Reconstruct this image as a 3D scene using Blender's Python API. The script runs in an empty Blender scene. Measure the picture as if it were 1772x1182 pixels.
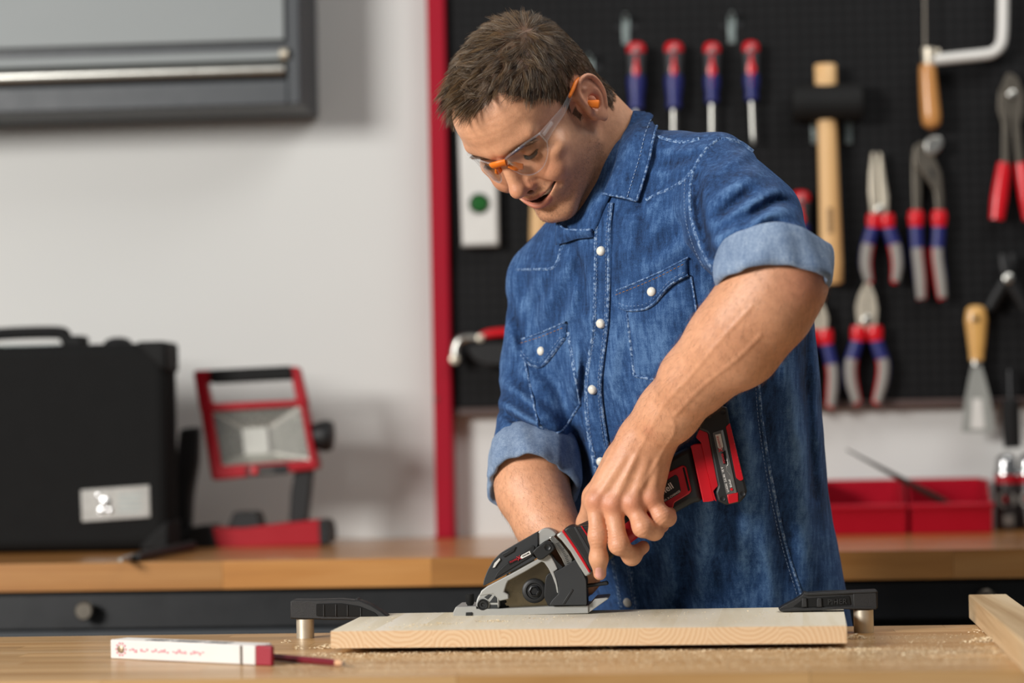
import bpy, bmesh, math, random
import numpy as np
from mathutils import Vector, Matrix
from mathutils.bvhtree import BVHTree
from concurrent.futures import ThreadPoolExecutor

random.seed(7)
rng = np.random.default_rng(7)
scene = bpy.context.scene
COL = scene.collection

# ------------------------------------------------------------------ camera
F = 4184.0                       # focal length in pixels of the 1772 x 1182 frame (85 mm on 36 mm)
CAM = Vector((0.0, 0.0, 1.16))
CAMROT = (Matrix.Rotation(math.radians(4.5), 3, 'Z') @ Matrix.Rotation(math.radians(92.04), 3, 'X')
          @ Matrix.Rotation(math.radians(-1.1), 3, 'Z'))
cam_data = bpy.data.cameras.new('camera')
cam_data.lens = 85.0
cam_data.sensor_width = 36.0
cam_data.dof.use_dof = True
cam_data.dof.focus_distance = 2.90
cam_data.dof.aperture_fstop = 2.3
cam_obj = bpy.data.objects.new('camera', cam_data)
CAMM = Matrix.Translation(CAM) @ CAMROT.to_4x4()
cam_obj.matrix_world = CAMM
COL.objects.link(cam_obj)
scene.camera = cam_obj

# ------------------------------------------------------------------ world, lights, exposure
world = bpy.data.worlds.new('room_light')
scene.world = world
world.use_nodes = True
world.node_tree.nodes['Background'].inputs[0].default_value = (0.93, 0.96, 1.0, 1)
world.node_tree.nodes['Background'].inputs[1].default_value = 0.10


def area(name, loc, target, sx, sy, power, col=(1, 1, 1)):
    d = bpy.data.lights.new(name, 'AREA')
    d.shape = 'RECTANGLE'
    d.size, d.size_y, d.energy, d.color = sx, sy, power, col
    o = bpy.data.objects.new(name, d)
    o.location = loc
    o.rotation_euler = (Vector(target) - Vector(loc)).to_track_quat('-Z', 'Y').to_euler()
    COL.objects.link(o)
    return o


area('key_light', (-3.1, 0.15, 2.35), (-0.1, 3.2, 1.2), 1.3, 1.0, 176, (1.0, 0.975, 0.94))  # soft key from the left, its source unseen
area('wall_fill', (0.85, 2.95, 3.0), (0.6, 4.2, 1.0), 1.6, 0.9, 20, (1.0, 0.985, 0.96))  # unseen fill, added to brighten the wall on the right
vs = scene.view_settings
vs.view_transform = 'Standard'
vs.look = 'None'
vs.gamma = 1.0
vs.use_curve_mapping = False
vs.exposure = 0.35


# ------------------------------------------------------------------ layout helpers
def ray(px, py):
    return CAMROT @ Vector(((px - 886) / F, -(py - 591) / F, -1.0))


def at(px, py, Y=None, Z=None):
    """point of the place that the photograph shows at this pixel, on the upright plane Y or the level plane Z"""
    d = ray(px, py)
    t = (Y - CAM.y) / d.y if Y is not None else (Z - CAM.z) / d.z
    return CAM + d * t


def w3(px, py, d):
    return CAM + ray(px, py) * d


# ------------------------------------------------------------------ object helpers
def tag(o, label=None, cat=None, group=None, kind=None):
    if label: o['label'] = label
    if cat: o['category'] = cat
    if group: o['group'] = group
    if kind: o['kind'] = kind
    return o


def empty(name, loc, label=None, cat=None, group=None):
    o = bpy.data.objects.new(name, None)
    o.location = loc
    COL.objects.link(o)
    return tag(o, label, cat, group)


def setparent(o, parent):
    o.parent = parent
    pm = Matrix.Identity(4)
    chain = []
    p = parent
    while p is not None:
        chain.append(p)
        p = p.parent
    for q in reversed(chain):
        pm = pm @ q.matrix_parent_inverse @ Matrix.LocRotScale(q.location, q.rotation_euler, q.scale)
    o.matrix_parent_inverse = pm.inverted()


def mesh_obj(name, verts, faces, mat=None, parent=None, smooth=False, bevel=0, segs=2, recalc=True, auto=None):
    me = bpy.data.meshes.new(name)
    verts = [tuple(map(float, v)) for v in verts] if not isinstance(verts, np.ndarray) else verts.tolist()
    faces = faces if not isinstance(faces, np.ndarray) else faces.tolist()
    me.from_pydata(verts, [], faces)
    if recalc:
        bm = bmesh.new()
        bm.from_mesh(me)
        bmesh.ops.recalc_face_normals(bm, faces=bm.faces)
        bm.to_mesh(me)
        bm.free()
    me.update()
    o = bpy.data.objects.new(name, me)
    COL.objects.link(o)
    if mat: me.materials.append(mat)
    if smooth: me.polygons.foreach_set('use_smooth', np.ones(len(me.polygons), bool))
    if bevel:
        m = o.modifiers.new('bevel', 'BEVEL')
        m.width, m.segments, m.limit_method, m.angle_limit = bevel, segs, 'ANGLE', math.radians(35)
        m.harden_normals = False
        if not smooth:
            me.polygons.foreach_set('use_smooth', np.ones(len(me.polygons), bool))
            me.set_sharp_from_angle(angle=math.radians(30))
    if auto:
        me.polygons.foreach_set('use_smooth', np.ones(len(me.polygons), bool))
        me.set_sharp_from_angle(angle=math.radians(auto))
    if parent: setparent(o, parent)
    return o


def base_origin(o):
    """move a mesh object's origin to the middle of its underside"""
    me = o.data
    co = np.empty(len(me.vertices) * 3)
    me.vertices.foreach_get('co', co)
    co = co.reshape(-1, 3)
    c = np.array([(co[:, 0].min() + co[:, 0].max()) / 2, (co[:, 1].min() + co[:, 1].max()) / 2, co[:, 2].min()])
    me.vertices.foreach_set('co', (co - c).ravel())
    o.location = Vector(c)
    return o


BOXF = [(0, 1, 3, 2), (4, 6, 7, 5), (0, 4, 5, 1), (2, 3, 7, 6), (0, 2, 6, 4), (1, 5, 7, 3)]


def box(name, lo, hi, mat, parent=None, bevel=0, segs=2):
    v = [(x, y, z) for x in (lo[0], hi[0]) for y in (lo[1], hi[1]) for z in (lo[2], hi[2])]
    return mesh_obj(name, v, BOXF, mat, parent, bevel=bevel, segs=segs)


def obox(name, c, ax, ay, az, mat, parent=None, bevel=0):
    """box with centre c and half-axis vectors"""
    c, ax, ay, az = Vector(c), Vector(ax), Vector(ay), Vector(az)
    v = [c + ax * i + ay * j + az * k for i in (-1, 1) for j in (-1, 1) for k in (-1, 1)]
    return mesh_obj(name, v, BOXF, mat, parent, bevel=bevel)


def extrude(name, pts, vec, mat, parent=None, bevel=0, segs=2, auto=None):
    """closed outline (3D points) extruded by vec"""
    n = len(pts)
    vec = Vector(vec)
    v = [Vector(p) for p in pts] + [Vector(p) + vec for p in pts]
    f = [tuple(range(n)), tuple(range(2 * n - 1, n - 1, -1))] + [(i, (i + 1) % n, n + (i + 1) % n, n + i) for i in range(n)]
    return mesh_obj(name, v, f, mat, parent, bevel=bevel, segs=segs, auto=auto)


def outline(name, poly, Y, thick, mat, parent=None, bevel=0.002, segs=2):
    """flat-sided piece: outline on the upright plane Y, running back by thick"""
    return extrude(name, [at(x, y, Y=Y) for x, y in poly], (0, thick, 0), mat, parent, bevel, segs)


def spline(pts, n):
    """Catmull-Rom through pts, n samples per span"""
    P = [np.array(p, float) for p in pts]
    P = [2 * P[0] - P[1]] + P + [2 * P[-1] - P[-2]]
    out = []
    for i in range(1, len(P) - 2):
        p0, p1, p2, p3 = P[i - 1], P[i], P[i + 1], P[i + 2]
        for k in range(n):
            t = k / n
            out.append(0.5 * (2 * p1 + (p2 - p0) * t + (2 * p0 - 5 * p1 + 4 * p2 - p3) * t * t + (3 * p1 - p0 - 3 * p2 + p3) * t ** 3))
    out.append(P[-2])
    return np.array(out)


def tube_geo(path, radii, segs=12, flat=1.0, up=None, caps=True, base=0):
    path = np.asarray(path, float)
    n = len(path)
    radii = np.broadcast_to(np.asarray(radii, float), (n,))
    tang = np.gradient(path, axis=0)
    tang /= np.linalg.norm(tang, axis=1)[:, None] + 1e-12
    u = np.array(up if up is not None else (0, -1, 0.01), float)
    V, Fc = [], []
    prev = None
    for i in range(n):
        t = tang[i]
        a = u if prev is None else prev
        a = a - t * a.dot(t)
        if np.linalg.norm(a) < 1e-6: a = np.cross(t, (1, 0, 0))
        a /= np.linalg.norm(a)
        prev = a
        b = np.cross(t, a)
        for k in range(segs):
            an = 2 * math.pi * k / segs
            V.append(path[i] + radii[i] * (math.cos(an) * a * flat + math.sin(an) * b))
    for i in range(n - 1):
        for k in range(segs):
            k2 = (k + 1) % segs
            Fc.append((base + i * segs + k, base + i * segs + k2, base + (i + 1) * segs + k2, base + (i + 1) * segs + k))
    if caps:
        Fc.append(tuple(base + k for k in range(segs))[::-1])
        Fc.append(tuple(base + (n - 1) * segs + k for k in range(segs)))
    return V, Fc


def tube(name, path, radii, mat, parent=None, segs=12, flat=1.0, up=None, auto=50):
    V, Fc = tube_geo(path, radii, segs, flat, up)
    return mesh_obj(name, V, Fc, mat, parent, auto=auto)


def lathe(name, prof, origin, axis, mat, parent=None, segs=24, auto=40):
    """prof: list of (distance along axis, radius)"""
    axis = np.array(axis, float); axis /= np.linalg.norm(axis)
    a = np.cross(axis, (0, 0, 1) if abs(axis[2]) < .9 else (1, 0, 0)); a /= np.linalg.norm(a)
    b = np.cross(axis, a)
    o = np.array(origin, float)
    V, Fc = [], []
    for d, r in prof:
        for k in range(segs):
            an = 2 * math.pi * k / segs
            V.append(o + axis * d + max(r, 1e-5) * (math.cos(an) * a + math.sin(an) * b))
    n = len(prof)
    for i in range(n - 1):
        for k in range(segs):
            k2 = (k + 1) % segs
            Fc.append((i * segs + k, i * segs + k2, (i + 1) * segs + k2, (i + 1) * segs + k))
    Fc.append(tuple(range(segs))[::-1])
    Fc.append(tuple((n - 1) * segs + k for k in range(segs)))
    return mesh_obj(name, V, Fc, mat, parent, auto=auto)


def text(name, body, origin, right, up, height, mat, parent=None, thick=0.0002, align='LEFT', bold=0.0):
    """flat lettering on a surface: origin is the left end of the baseline"""
    c = bpy.data.curves.new(name, 'FONT')
    c.body = body
    c.size = 1.0
    c.align_x = align
    c.extrude = thick / height
    c.offset = bold
    c.resolution_u = 3
    tmp = bpy.data.objects.new('tmp', c)
    COL.objects.link(tmp)
    dg = bpy.context.evaluated_depsgraph_get()
    me = bpy.data.meshes.new_from_object(tmp.evaluated_get(dg))
    COL.objects.unlink(tmp)
    bpy.data.objects.remove(tmp)
    r = Vector(right).normalized(); u = Vector(up)
    u = (u - r * u.dot(r)).normalized()
    nrm = r.cross(u)
    s = height / 0.7
    m = Matrix((( r.x, u.x, nrm.x), (r.y, u.y, nrm.y), (r.z, u.z, nrm.z))) * s
    me.transform(Matrix.Translation(origin) @ m.to_4x4())
    me.name = name
    me.materials.clear()
    me.materials.append(mat)
    o = bpy.data.objects.new(name, me)
    COL.objects.link(o)
    if parent: setparent(o, parent)
    return o


def copy_tree(o, parent=None, offset=None):
    c = o.copy()
    COL.objects.link(c)
    if parent is not None:
        c.parent = parent
    if offset is not None:
        c.location = c.location + Vector(offset)
    for ch in list(o.children):
        copy_tree(ch, c)
    return c


# ------------------------------------------------------------------ materials
def lin(h):
    if isinstance(h, str):
        h = h.lstrip('#')
        h = [int(h[i:i + 2], 16) / 255 for i in (0, 2, 4)]
    return tuple(c / 12.92 if c <= 0.04045 else ((c + 0.055) / 1.055) ** 2.4 for c in h)


def new_mat(name):
    m = bpy.data.materials.new(name)
    m.use_nodes = True
    nt = m.node_tree
    return m, nt, nt.nodes['Principled BSDF']


def node(nt, kind, **kw):
    n = nt.nodes.new(kind)
    for k, v in kw.items():
        if k == 'inp':
            for i, val in v.items(): n.inputs[i].default_value = val
        else:
            setattr(n, k, v)
    return n


def mixcol(nt, fac, a, b, mode='MIX'):
    n = nt.nodes.new('ShaderNodeMix')
    n.data_type = 'RGBA'
    n.blend_type = mode
    for sock, val in ((n.inputs[0], fac), (n.inputs[6], a), (n.inputs[7], b)):
        if hasattr(val, 'links') or hasattr(val, 'is_linked'):
            nt.links.new(val, sock)
        elif isinstance(val, (int, float)):
            sock.default_value = val
        else:
            sock.default_value = (*val[:3], 1)
    return n.outputs[2]


def coords(nt, scale=(1, 1, 1), kind='Object', rot=(0, 0, 0)):
    tc = nt.nodes.new('ShaderNodeTexCoord')
    mp = nt.nodes.new('ShaderNodeMapping')
    mp.inputs['Scale'].default_value = scale
    mp.inputs['Rotation'].default_value = rot
    nt.links.new(tc.outputs[kind], mp.inputs[0])
    return mp.outputs[0]


def noise(nt, vec, scale, detail=3, rough=.55, dist=0):
    n = node(nt, 'ShaderNodeTexNoise', inp={'Scale': scale, 'Detail': detail, 'Roughness': rough, 'Distortion': dist})
    nt.links.new(vec, n.inputs['Vector'])
    return n.outputs[0]


def ramp(nt, fac, stops):
    n = nt.nodes.new('ShaderNodeValToRGB')
    cr = n.color_ramp
    while len(cr.elements) < len(stops): cr.elements.new(0.5)
    for e, (p, c) in zip(cr.elements, stops):
        e.position = p
        e.color = (*c, 1) if len(c) == 3 else c
    nt.links.new(fac, n.inputs[0])
    return n.outputs[0]


def math_node(nt, op, a, b=None):
    n = nt.nodes.new('ShaderNodeMath')
    n.operation = op
    for i, v in enumerate((a, b)):
        if v is None: continue
        if isinstance(v, (int, float)): n.inputs[i].default_value = v
        else: nt.links.new(v, n.inputs[i])
    return n.outputs[0]


def bump(nt, bs, height, strength, dist=0.001):
    b = node(nt, 'ShaderNodeBump', inp={'Strength': strength, 'Distance': dist})
    nt.links.new(height, b.inputs['Height'])
    nt.links.new(b.outputs[0], bs.inputs['Normal'])
    return b


def mat(name, col, rough=.5, metal=0.0, var=.08, scale=30, bmp=0.0, bscale=400, coat=0.0, spec=.5, bdist=.001):
    m, nt, bs = new_mat(name)
    c = lin(col) if isinstance(col, str) else col
    v = coords(nt)
    n = noise(nt, v, scale)
    lo = tuple(x * (1 - var) for x in c)
    hi = tuple(min(1, x * (1 + var)) for x in c)
    nt.links.new(mixcol(nt, n, lo, hi), bs.inputs['Base Color'])
    rr = node(nt, 'ShaderNodeMapRange', inp={3: max(.02, rough - .06), 4: min(1, rough + .06)})
    nt.links.new(n, rr.inputs[0])
    nt.links.new(rr.outputs[0], bs.inputs['Roughness'])
    bs.inputs['Metallic'].default_value = metal
    bs.inputs['Specular IOR Level'].default_value = spec
    bs.inputs['Coat Weight'].default_value = coat
    bs.inputs['Coat Roughness'].default_value = .12
    if bmp:
        bump(nt, bs, noise(nt, v, bscale, 2), bmp, bdist)
    return m


def wood(name, c1, c2, c3=None, axis='X', fine=160, rough=.5, coat=0.0, tint=.12, bmp=.15, ring=None):
    """grain runs along the axis; each object takes a slightly different tint"""
    m, nt, bs = new_mat(name)
    k = {'X': (.05, 1, 1), 'Y': (1, .05, 1), 'Z': (1, 1, .05)}[axis]
    v = coords(nt, k)
    oi = nt.nodes.new('ShaderNodeObjectInfo')
    off = nt.nodes.new('ShaderNodeVectorMath')
    off.operation = 'ADD'
    comb = nt.nodes.new('ShaderNodeCombineXYZ')
    r10 = math_node(nt, 'MULTIPLY', oi.outputs['Random'], 17.0)
    for i in range(3): nt.links.new(r10, comb.inputs[i])
    nt.links.new(v, off.inputs[0]); nt.links.new(comb.outputs[0], off.inputs[1])
    v = off.outputs[0]
    big = noise(nt, v, 14, 4, .6, .6)
    fin = noise(nt, v, fine, 3, .6)
    col = ramp(nt, big, [(.32, lin(c2)), (.5, lin(c1)), (.68, lin(c3 or c2))])
    col = mixcol(nt, math_node(nt, 'MULTIPLY', fin, .35), col, lin(c2), 'MULTIPLY')
    tintv = node(nt, 'ShaderNodeMapRange', inp={3: 1 - tint, 4: 1 + tint * .6})
    nt.links.new(oi.outputs['Random'], tintv.inputs[0])
    cc = nt.nodes.new('ShaderNodeCombineXYZ')
    for i in range(3): nt.links.new(tintv.outputs[0], cc.inputs[i])
    col = mixcol(nt, 1.0, col, cc.outputs[0], 'MULTIPLY')
    nt.links.new(col, bs.inputs['Base Color'])
    bs.inputs['Roughness'].default_value = rough
    bs.inputs['Coat Weight'].default_value = coat
    bs.inputs['Coat Roughness'].default_value = .18
    if bmp: bump(nt, bs, fin, bmp, .0006)
    return m


M = {}
M['wall'] = mat('wall_paint', '#cbcbc8', .9, var=.02, scale=6, bmp=.08, bscale=300)
M['floor'] = mat('floor_concrete', '#6f6d69', .7, var=.12, scale=5, bmp=.1, bscale=60)
M['black'] = mat('black_plastic', '#121213', .5, spec=.35, var=.15, bmp=.1, bscale=900)
M['black_soft'] = mat('black_rubber', '#0e0e0e', .75, spec=.3, var=.15, bmp=.15, bscale=700)
M['black_steel'] = mat('black_powder_steel', '#0f1114', .42, var=.15, bmp=.06, bscale=1500)
M['case'] = mat('case_fabric', '#131313', .85, var=.1, bmp=.25, bscale=1600, spec=.2)
M['red'] = mat('red_plastic', '#9c0418', .42, spec=.3, var=.06, bmp=.05, bscale=900)
M['red_steel'] = mat('red_powder_steel', '#98001f', .6, spec=.2, var=.05, bmp=.04, bscale=1200)
M['red_bin'] = mat('red_bin_plastic', '#9c001b', .42, spec=.3, var=.06, bmp=.05, bscale=500)
M['red_grip'] = mat('red_dipped_grip', '#c8121f', .3, var=.06)
M['blue_grip'] = mat('blue_grip', '#1c2262', .45, var=.08)
M['grey_grip'] = mat('grey_soft_grip', '#8b8781', .65, var=.06)
M['dark_grip'] = mat('charcoal_grip', '#3c3c3f', .6, var=.08)
M['steel'] = mat('brushed_steel', '#b9b8b2', .32, 1.0, var=.08, scale=60, bmp=.03, bscale=500)
M['steel_satin'] = mat('satin_nickel_steel', '#cfc6b4', .45, .75, var=.1, scale=80)
M['steel_dark'] = mat('dark_steel', '#6b655c', .42, .85, var=.15, scale=60)
M['chrome'] = mat('chrome', '#b4b4b4', .24, 1.0, var=.03)
M['blade'] = mat('blade_grey_steel', '#9b9d98', .45, .35, var=.06, scale=40)
M['zinc'] = mat('zinc_plate', '#8f9a98', .4, .9, var=.1)
M['white_paint'] = mat('white_enamel', '#cfcdc8', .35, var=.03)
M['alu_grey'] = mat('cast_aluminium', '#a9a9a5', .5, .35, var=.05, bmp=.05, bscale=900)
M['cab_frame'] = mat('cabinet_dark_grey', '#34383c', .5, var=.06)
M['cab_door'] = mat('cabinet_door_grey', '#858989', .6, .15, var=.1, scale=14, bmp=.2, bscale=180)
M['handle_wood'] = wood('handle_ash', '#d9b27c', '#c1935a', '#e0bf8d', 'Z', 260, .55, tint=.06)
M['handle_beech'] = wood('handle_beech', '#c98f4e', '#ad7338', '#d49c5c', 'Z', 260, .4, .3, tint=.06)
M['handle_pale'] = wood('handle_pale_wood', '#dcae64', '#c2904a', '#e3b974', 'Z', 260, .4, .3, tint=.06)
M['bench'] = wood('bench_oiled_oak', '#bd8342', '#a0692f', '#cf9a5c', 'X', 220, .36, .55, tint=.2)
M['bench_edge'] = M['bench']
M['table'] = wood('table_oiled_beech', '#cfa66f', '#b58850', '#dbb685', 'X', 240, .42, .2, tint=.16)


class MB:
    """collects boxes and prisms into one mesh"""
    def __init__(s): s.v, s.f = [], []

    def box(s, lo, hi):
        b = len(s.v)
        s.v += [(x, y, z) for x in (lo[0], hi[0]) for y in (lo[1], hi[1]) for z in (lo[2], hi[2])]
        s.f += [tuple(b + i for i in q) for q in BOXF]
        return s

    def prism(s, pts, vec):
        b, n, vec = len(s.v), len(pts), Vector(vec)
        s.v += [tuple(Vector(p)) for p in pts] + [tuple(Vector(p) + vec) for p in pts]
        s.f += [tuple(b + i for i in range(n)), tuple(b + i for i in range(2 * n - 1, n - 1, -1))]
        s.f += [(b + i, b + (i + 1) % n, b + n + (i + 1) % n, b + n + i) for i in range(n)]
        return s

    def ring(s, outer, inner, vec):
        b, n, vec = len(s.v), len(outer), Vector(vec)
        for L in (outer, inner): s.v += [tuple(Vector(p)) for p in L]
        for L in (outer, inner): s.v += [tuple(Vector(p) + vec) for p in L]
        for i in range(n):
            j = (i + 1) % n
            s.f += [(b + i, b + j, b + n + j, b + n + i), (b + 2 * n + i, b + 3 * n + i, b + 3 * n + j, b + 2 * n + j),
                    (b + i, b + 2 * n + i, b + 2 * n + j, b + j), (b + n + i, b + n + j, b + 3 * n + j, b + 3 * n + i)]
        return s

    def tube(s, path, radii, segs=10, flat=1.0, up=None):
        V, Fc = tube_geo(path, radii, segs, flat, up, base=len(s.v))
        s.v += [tuple(p) for p in V]
        s.f += Fc
        return s

    def build(s, name, m, parent=None, bevel=0, segs=2, auto=None):
        return mesh_obj(name, s.v, s.f, m, parent, bevel=bevel, segs=segs, auto=auto)


def bez_round(poly, r, n=4):
    """round the corners of a pixel polygon"""
    P = [np.array(p, float) for p in poly]
    out = []
    for i, p in enumerate(P):
        a, b = P[i - 1], P[(i + 1) % len(P)]
        da, db = a - p, b - p
        ra = min(r, np.linalg.norm(da) * .48); rb = min(r, np.linalg.norm(db) * .48)
        s, e = p + da / np.linalg.norm(da) * ra, p + db / np.linalg.norm(db) * rb
        for k in range(n + 1):
            t = k / n
            out.append(tuple((1 - t) ** 2 * s + 2 * t * (1 - t) * p + t * t * e))
    return out


# ------------------------------------------------------------------ the room
YW, ZB, ZT = 4.286, 0.968, 0.910
tag(box('wall_back', (-4, YW, 0), (4, YW + .12, 3.2), M['wall']), 'plain off-white workshop wall behind the pegboard', 'wall', kind='structure')
tag(box('floor', (-4, -2.5, -.05), (4, YW + .12, 0), M['floor']), 'grey concrete workshop floor', 'floor', kind='structure')


def staved_top(parent, x0, x1, y0, y1, ztop, thick, row, lens, m, seed):
    """a glued top: each stave is a piece of its own, with hairline joints"""
    r = random.Random(seed)
    ny = max(1, round((y1 - y0) / row))
    for j in range(ny):
        ya, yb = y0 + (y1 - y0) * j / ny, y0 + (y1 - y0) * (j + 1) / ny
        x = x0
        L = lens[j] if j < len(lens) else None
        k = 0
        while x < x1 - 1e-6:
            if L and k < len(L): xe = L[k]
            else: xe = x + r.uniform(.28, .5)
            if xe > x1 - .12: xe = x1
            o = box('stave', (x + .0002, ya + .0002, ztop - thick), (xe - .0002, yb - .0002, ztop), m, parent)
            c = Vector(((x + xe) / 2, (ya + yb) / 2, ztop - thick / 2))
            o.data.transform(Matrix.Translation(-c)); o.matrix_parent_inverse = Matrix.Identity(4)
            o.location = c - parent.location
            x = xe
            k += 1


# back workbench against the wall
YBF = 3.60
bench = empty('workbench', (-.25, (YBF + YW) / 2, 0), 'long black workbench with a thick oiled wood top along the wall', 'workbench')
xj = [at(385, 1000, Y=YBF).x, at(747, 1000, Y=YBF).x, at(1290, 1000, Y=YBF).x, at(1650, 1000, Y=YBF).x]
staved_top(bench, -1.75, 1.35, YBF, YW - .002, ZB, .042, .05, [[at(-310, 1000, Y=YBF).x] + xj], M['bench'], 3)
for k, (xx, xe) in enumerate(((-1.70, -.28), (-.28, 1.30))):
    dz1, dz0 = ZB - .046, ZB - .102
    d = box('drawer', (xx + .003, YBF + .018, dz0), (xe - .003, YBF + .05, dz1), M['black_steel'], bench, .002)
    kx = at((147, 1706)[k], 1045, Y=YBF).x
    lathe('drawer_knob', [(0, .006), (.012, .006), (.014, .013), (.024, .0145), (.028, .012)], (kx, YBF + .018, (dz0 + dz1) / 2 + .002), (0, -1, 0), M['steel_dark'], d, 20)
    box('drawer', (xx + .003, YBF + .018, dz0 - .26), (xe - .003, YBF + .05, dz0 - .012), M['black_steel'], bench, .002)
box('shelf_edge', (-1.74, YBF + .004, ZB - .1125), (-.43, YBF + .05, ZB - .1035), M['cab_frame'], bench, .001)
for xx in (-1.70, -.93, -.16, .61, 1.30):
    box('leg', (xx - .02, YBF + .03, 0), (xx + .02, YBF + .07, ZB - .043), M['black_steel'], bench, .003)
box('back_panel', (-1.70, YW - .03, .05), (1.30, YW - .012, ZB - .043), M['black_steel'], bench)

# ------------------------------------------------------------------ pegboard and its red frame
peg_m, nt, bs = new_mat('pegboard_black')
v = coords(nt, (1, 1, 1))
sep = nt.nodes.new('ShaderNodeSeparateXYZ'); nt.links.new(v, sep.inputs[0])
sq = []
for i in (0, 2):
    fr = math_node(nt, 'FRACT', math_node(nt, 'MULTIPLY', sep.outputs[i], 52.0))
    sq.append(math_node(nt, 'LESS_THAN', math_node(nt, 'ABSOLUTE', math_node(nt, 'SUBTRACT', fr, .5)), .26))
hole = math_node(nt, 'MULTIPLY', sq[0], sq[1])
base = mixcol(nt, noise(nt, v, 25), lin('#151516'), lin('#1b1b1c'))
nt.links.new(mixcol(nt, hole, base, lin('#0b0b0c')), bs.inputs['Base Color'])
bs.inputs['Roughness'].default_value = .6
bs.inputs['Specular IOR Level'].default_value = .12
bump(nt, bs, math_node(nt, 'SUBTRACT', 1.0, hole), .5, .002)
YP = YW - .030                    # pegboard face
px0 = at(777, 300, Y=YP).x
pb_z0 = at(790, 712, Y=YP).z
pegboard = empty('pegboard', (.3, YP + .01, pb_z0), 'black perforated tool board hung on the wall', 'pegboard')
box('panel', (px0, YP, pb_z0 + .006), (1.5, YP + .012, 2.45), peg_m, pegboard)
box('bottom_rail', (px0, YP - .003, pb_z0 - .008), (1.5, YP + .03, pb_z0 + .005), mat('rail_brown_steel', '#4a3a36', .5), pegboard, .002)
for xx in (px0 + .03, .5, 1.4): box('spacer', (xx - .015, YP + .012, pb_z0 + .05), (xx + .015, YW, 2.4), M['black_steel'], pegboard)
post = empty('red_upright', (px0 - .016, YW - .02, ZB), 'red steel upright along the left edge of the pegboard', 'upright')
box('column', (px0 - .033, YP - .022, ZB + .003), (px0 - .001, YW - .001, 2.45), M['red_steel'], post, .003)
box('foot_plate', (px0 - .036, YP - .026, ZB), (px0 + .001, YW - .001, ZB + .004), M['red_steel'], post, .001)
lathe('bolt', [(0, .004), (.003, .004), (.004, .002)], at(757, 690, Y=YP - .022), (-1, 0, 0), M['steel_dark'], post, 12)


def on(px, py, off=.02):
    return at(px, py, Y=YP - off)


def hook(px, py, label, plate=True, ln=.035):
    h = empty('pegboard_hook', on(px, py, 0), label, 'hook', 'zinc hooks on the pegboard')
    p = on(px, py, 0)
    lathe('pin', [(0, .004), (ln - .003, .004), (ln, .0015)], p, (0, -1, .12), M['zinc'], h, 12)
    if plate:
        box('plate', (p.x - .0065, p.y - .004, p.z - .046), (p.x + .0065, p.y, p.z + .004), M['zinc'], h, .0015)
        box('lug', (p.x - .019, p.y - .002, p.z - .018), (p.x + .019, p.y, p.z - .009), M['black_steel'], h, .001)
    return h


hook(1083, 34, 'zinc pegboard hook above the screwdriver nearest the man')
hook(1266, 31, 'zinc pegboard hook between the third and fourth screwdrivers')
hook(1410, 204, 'zinc pegboard hook on the left side of the mallet handle')
hook(1467, 204, 'zinc pegboard hook on the right side of the mallet handle')
hook(1021, 104, 'zinc pegboard hook just behind the man\'s head')


# ------------------------------------------------------------------ tools on the pegboard
def vtube(name, pts, radii, m, parent, off=.02, segs=14, flat=1.0, n=6, auto=50):
    """tube through pixel points on the plane in front of the board; radii in metres"""
    P = [np.array(on(x, y, off)) for x, y in pts]
    S = spline(P, n) if len(P) > 2 else np.array(P)
    R = np.interp(np.linspace(0, len(P) - 1, len(S)), range(len(P)), np.broadcast_to(radii, (len(P),)))
    return tube(name, S, R, m, parent, segs, flat, auto=auto)


def screwdriver(px, y0, y1, label, dx=0.0, shaft=.105, s=1.0):
    top, bot = on(px, y0, .024), on(px + dx * .5, y1, .024)
    ax = np.array(bot - top); L = np.linalg.norm(ax); ax /= L
    t = empty('screwdriver', top, label, 'screwdriver', 'screwdrivers on the pegboard')
    r = .0165 * s
    lathe('cap', [(0, r * .55), (.003, r * .85), (.010, r), (.018, r * .98)], top, ax, M['red_grip'], t)
    g0 = np.array(top) + ax * .018
    body = lathe('handle', [(0, r * .97), (.012, r * .9), (.032, r * .84), (.042, r * .86)], g0, ax, M['dark_grip'], t)
    g1 = np.array(top) + ax * .058
    lathe('collar', [(0, r * .9), (.012, r * .98), (L - .075, r * .72), (L - .062, r * .8), (L - .058, r * .5)], g1, ax, M['blue_grip'], t)
    # red stripe let into the front of the grip
    mid = np.array(top) + ax * .047 + np.array((0, -r * .80, 0))
    V = []
    for a, wd in ((-.034, .006), (-.02, .0075), (.008, .0072), (.022, .005), (.031, .0008)):
        for sx in (-1, 1):
            V.append(mid + ax * a + np.array((sx * wd, .0015, 0)))
        V.append(mid + ax * a + np.array((0, -.0025, 0)))
    Fc = []
    for i in range(4):
        b = i * 3
        Fc += [(b, b + 2, b + 5, b + 3), (b + 2, b + 1, b + 4, b + 5)]
    mesh_obj('stripe', V, Fc, M['red_grip'], body, smooth=True)
    lathe('hanging_hole', [(0, .0045), (.002, .0045)], np.array(top) + ax * .012 + np.array((0, -r * .93, 0)), (0, -1, 0), M['zinc'], body, 14)
    e = np.array(top) + ax * L
    tip = e + ax * shaft + np.array((dx * .0004, 0, 0))
    lathe('shaft', [(-.006, .0048 * s), (shaft - .012, .0048 * s), (shaft - .008, .004), (shaft, .0022)], e, tip - e, M['steel'], t, 14)
    return t


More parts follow.
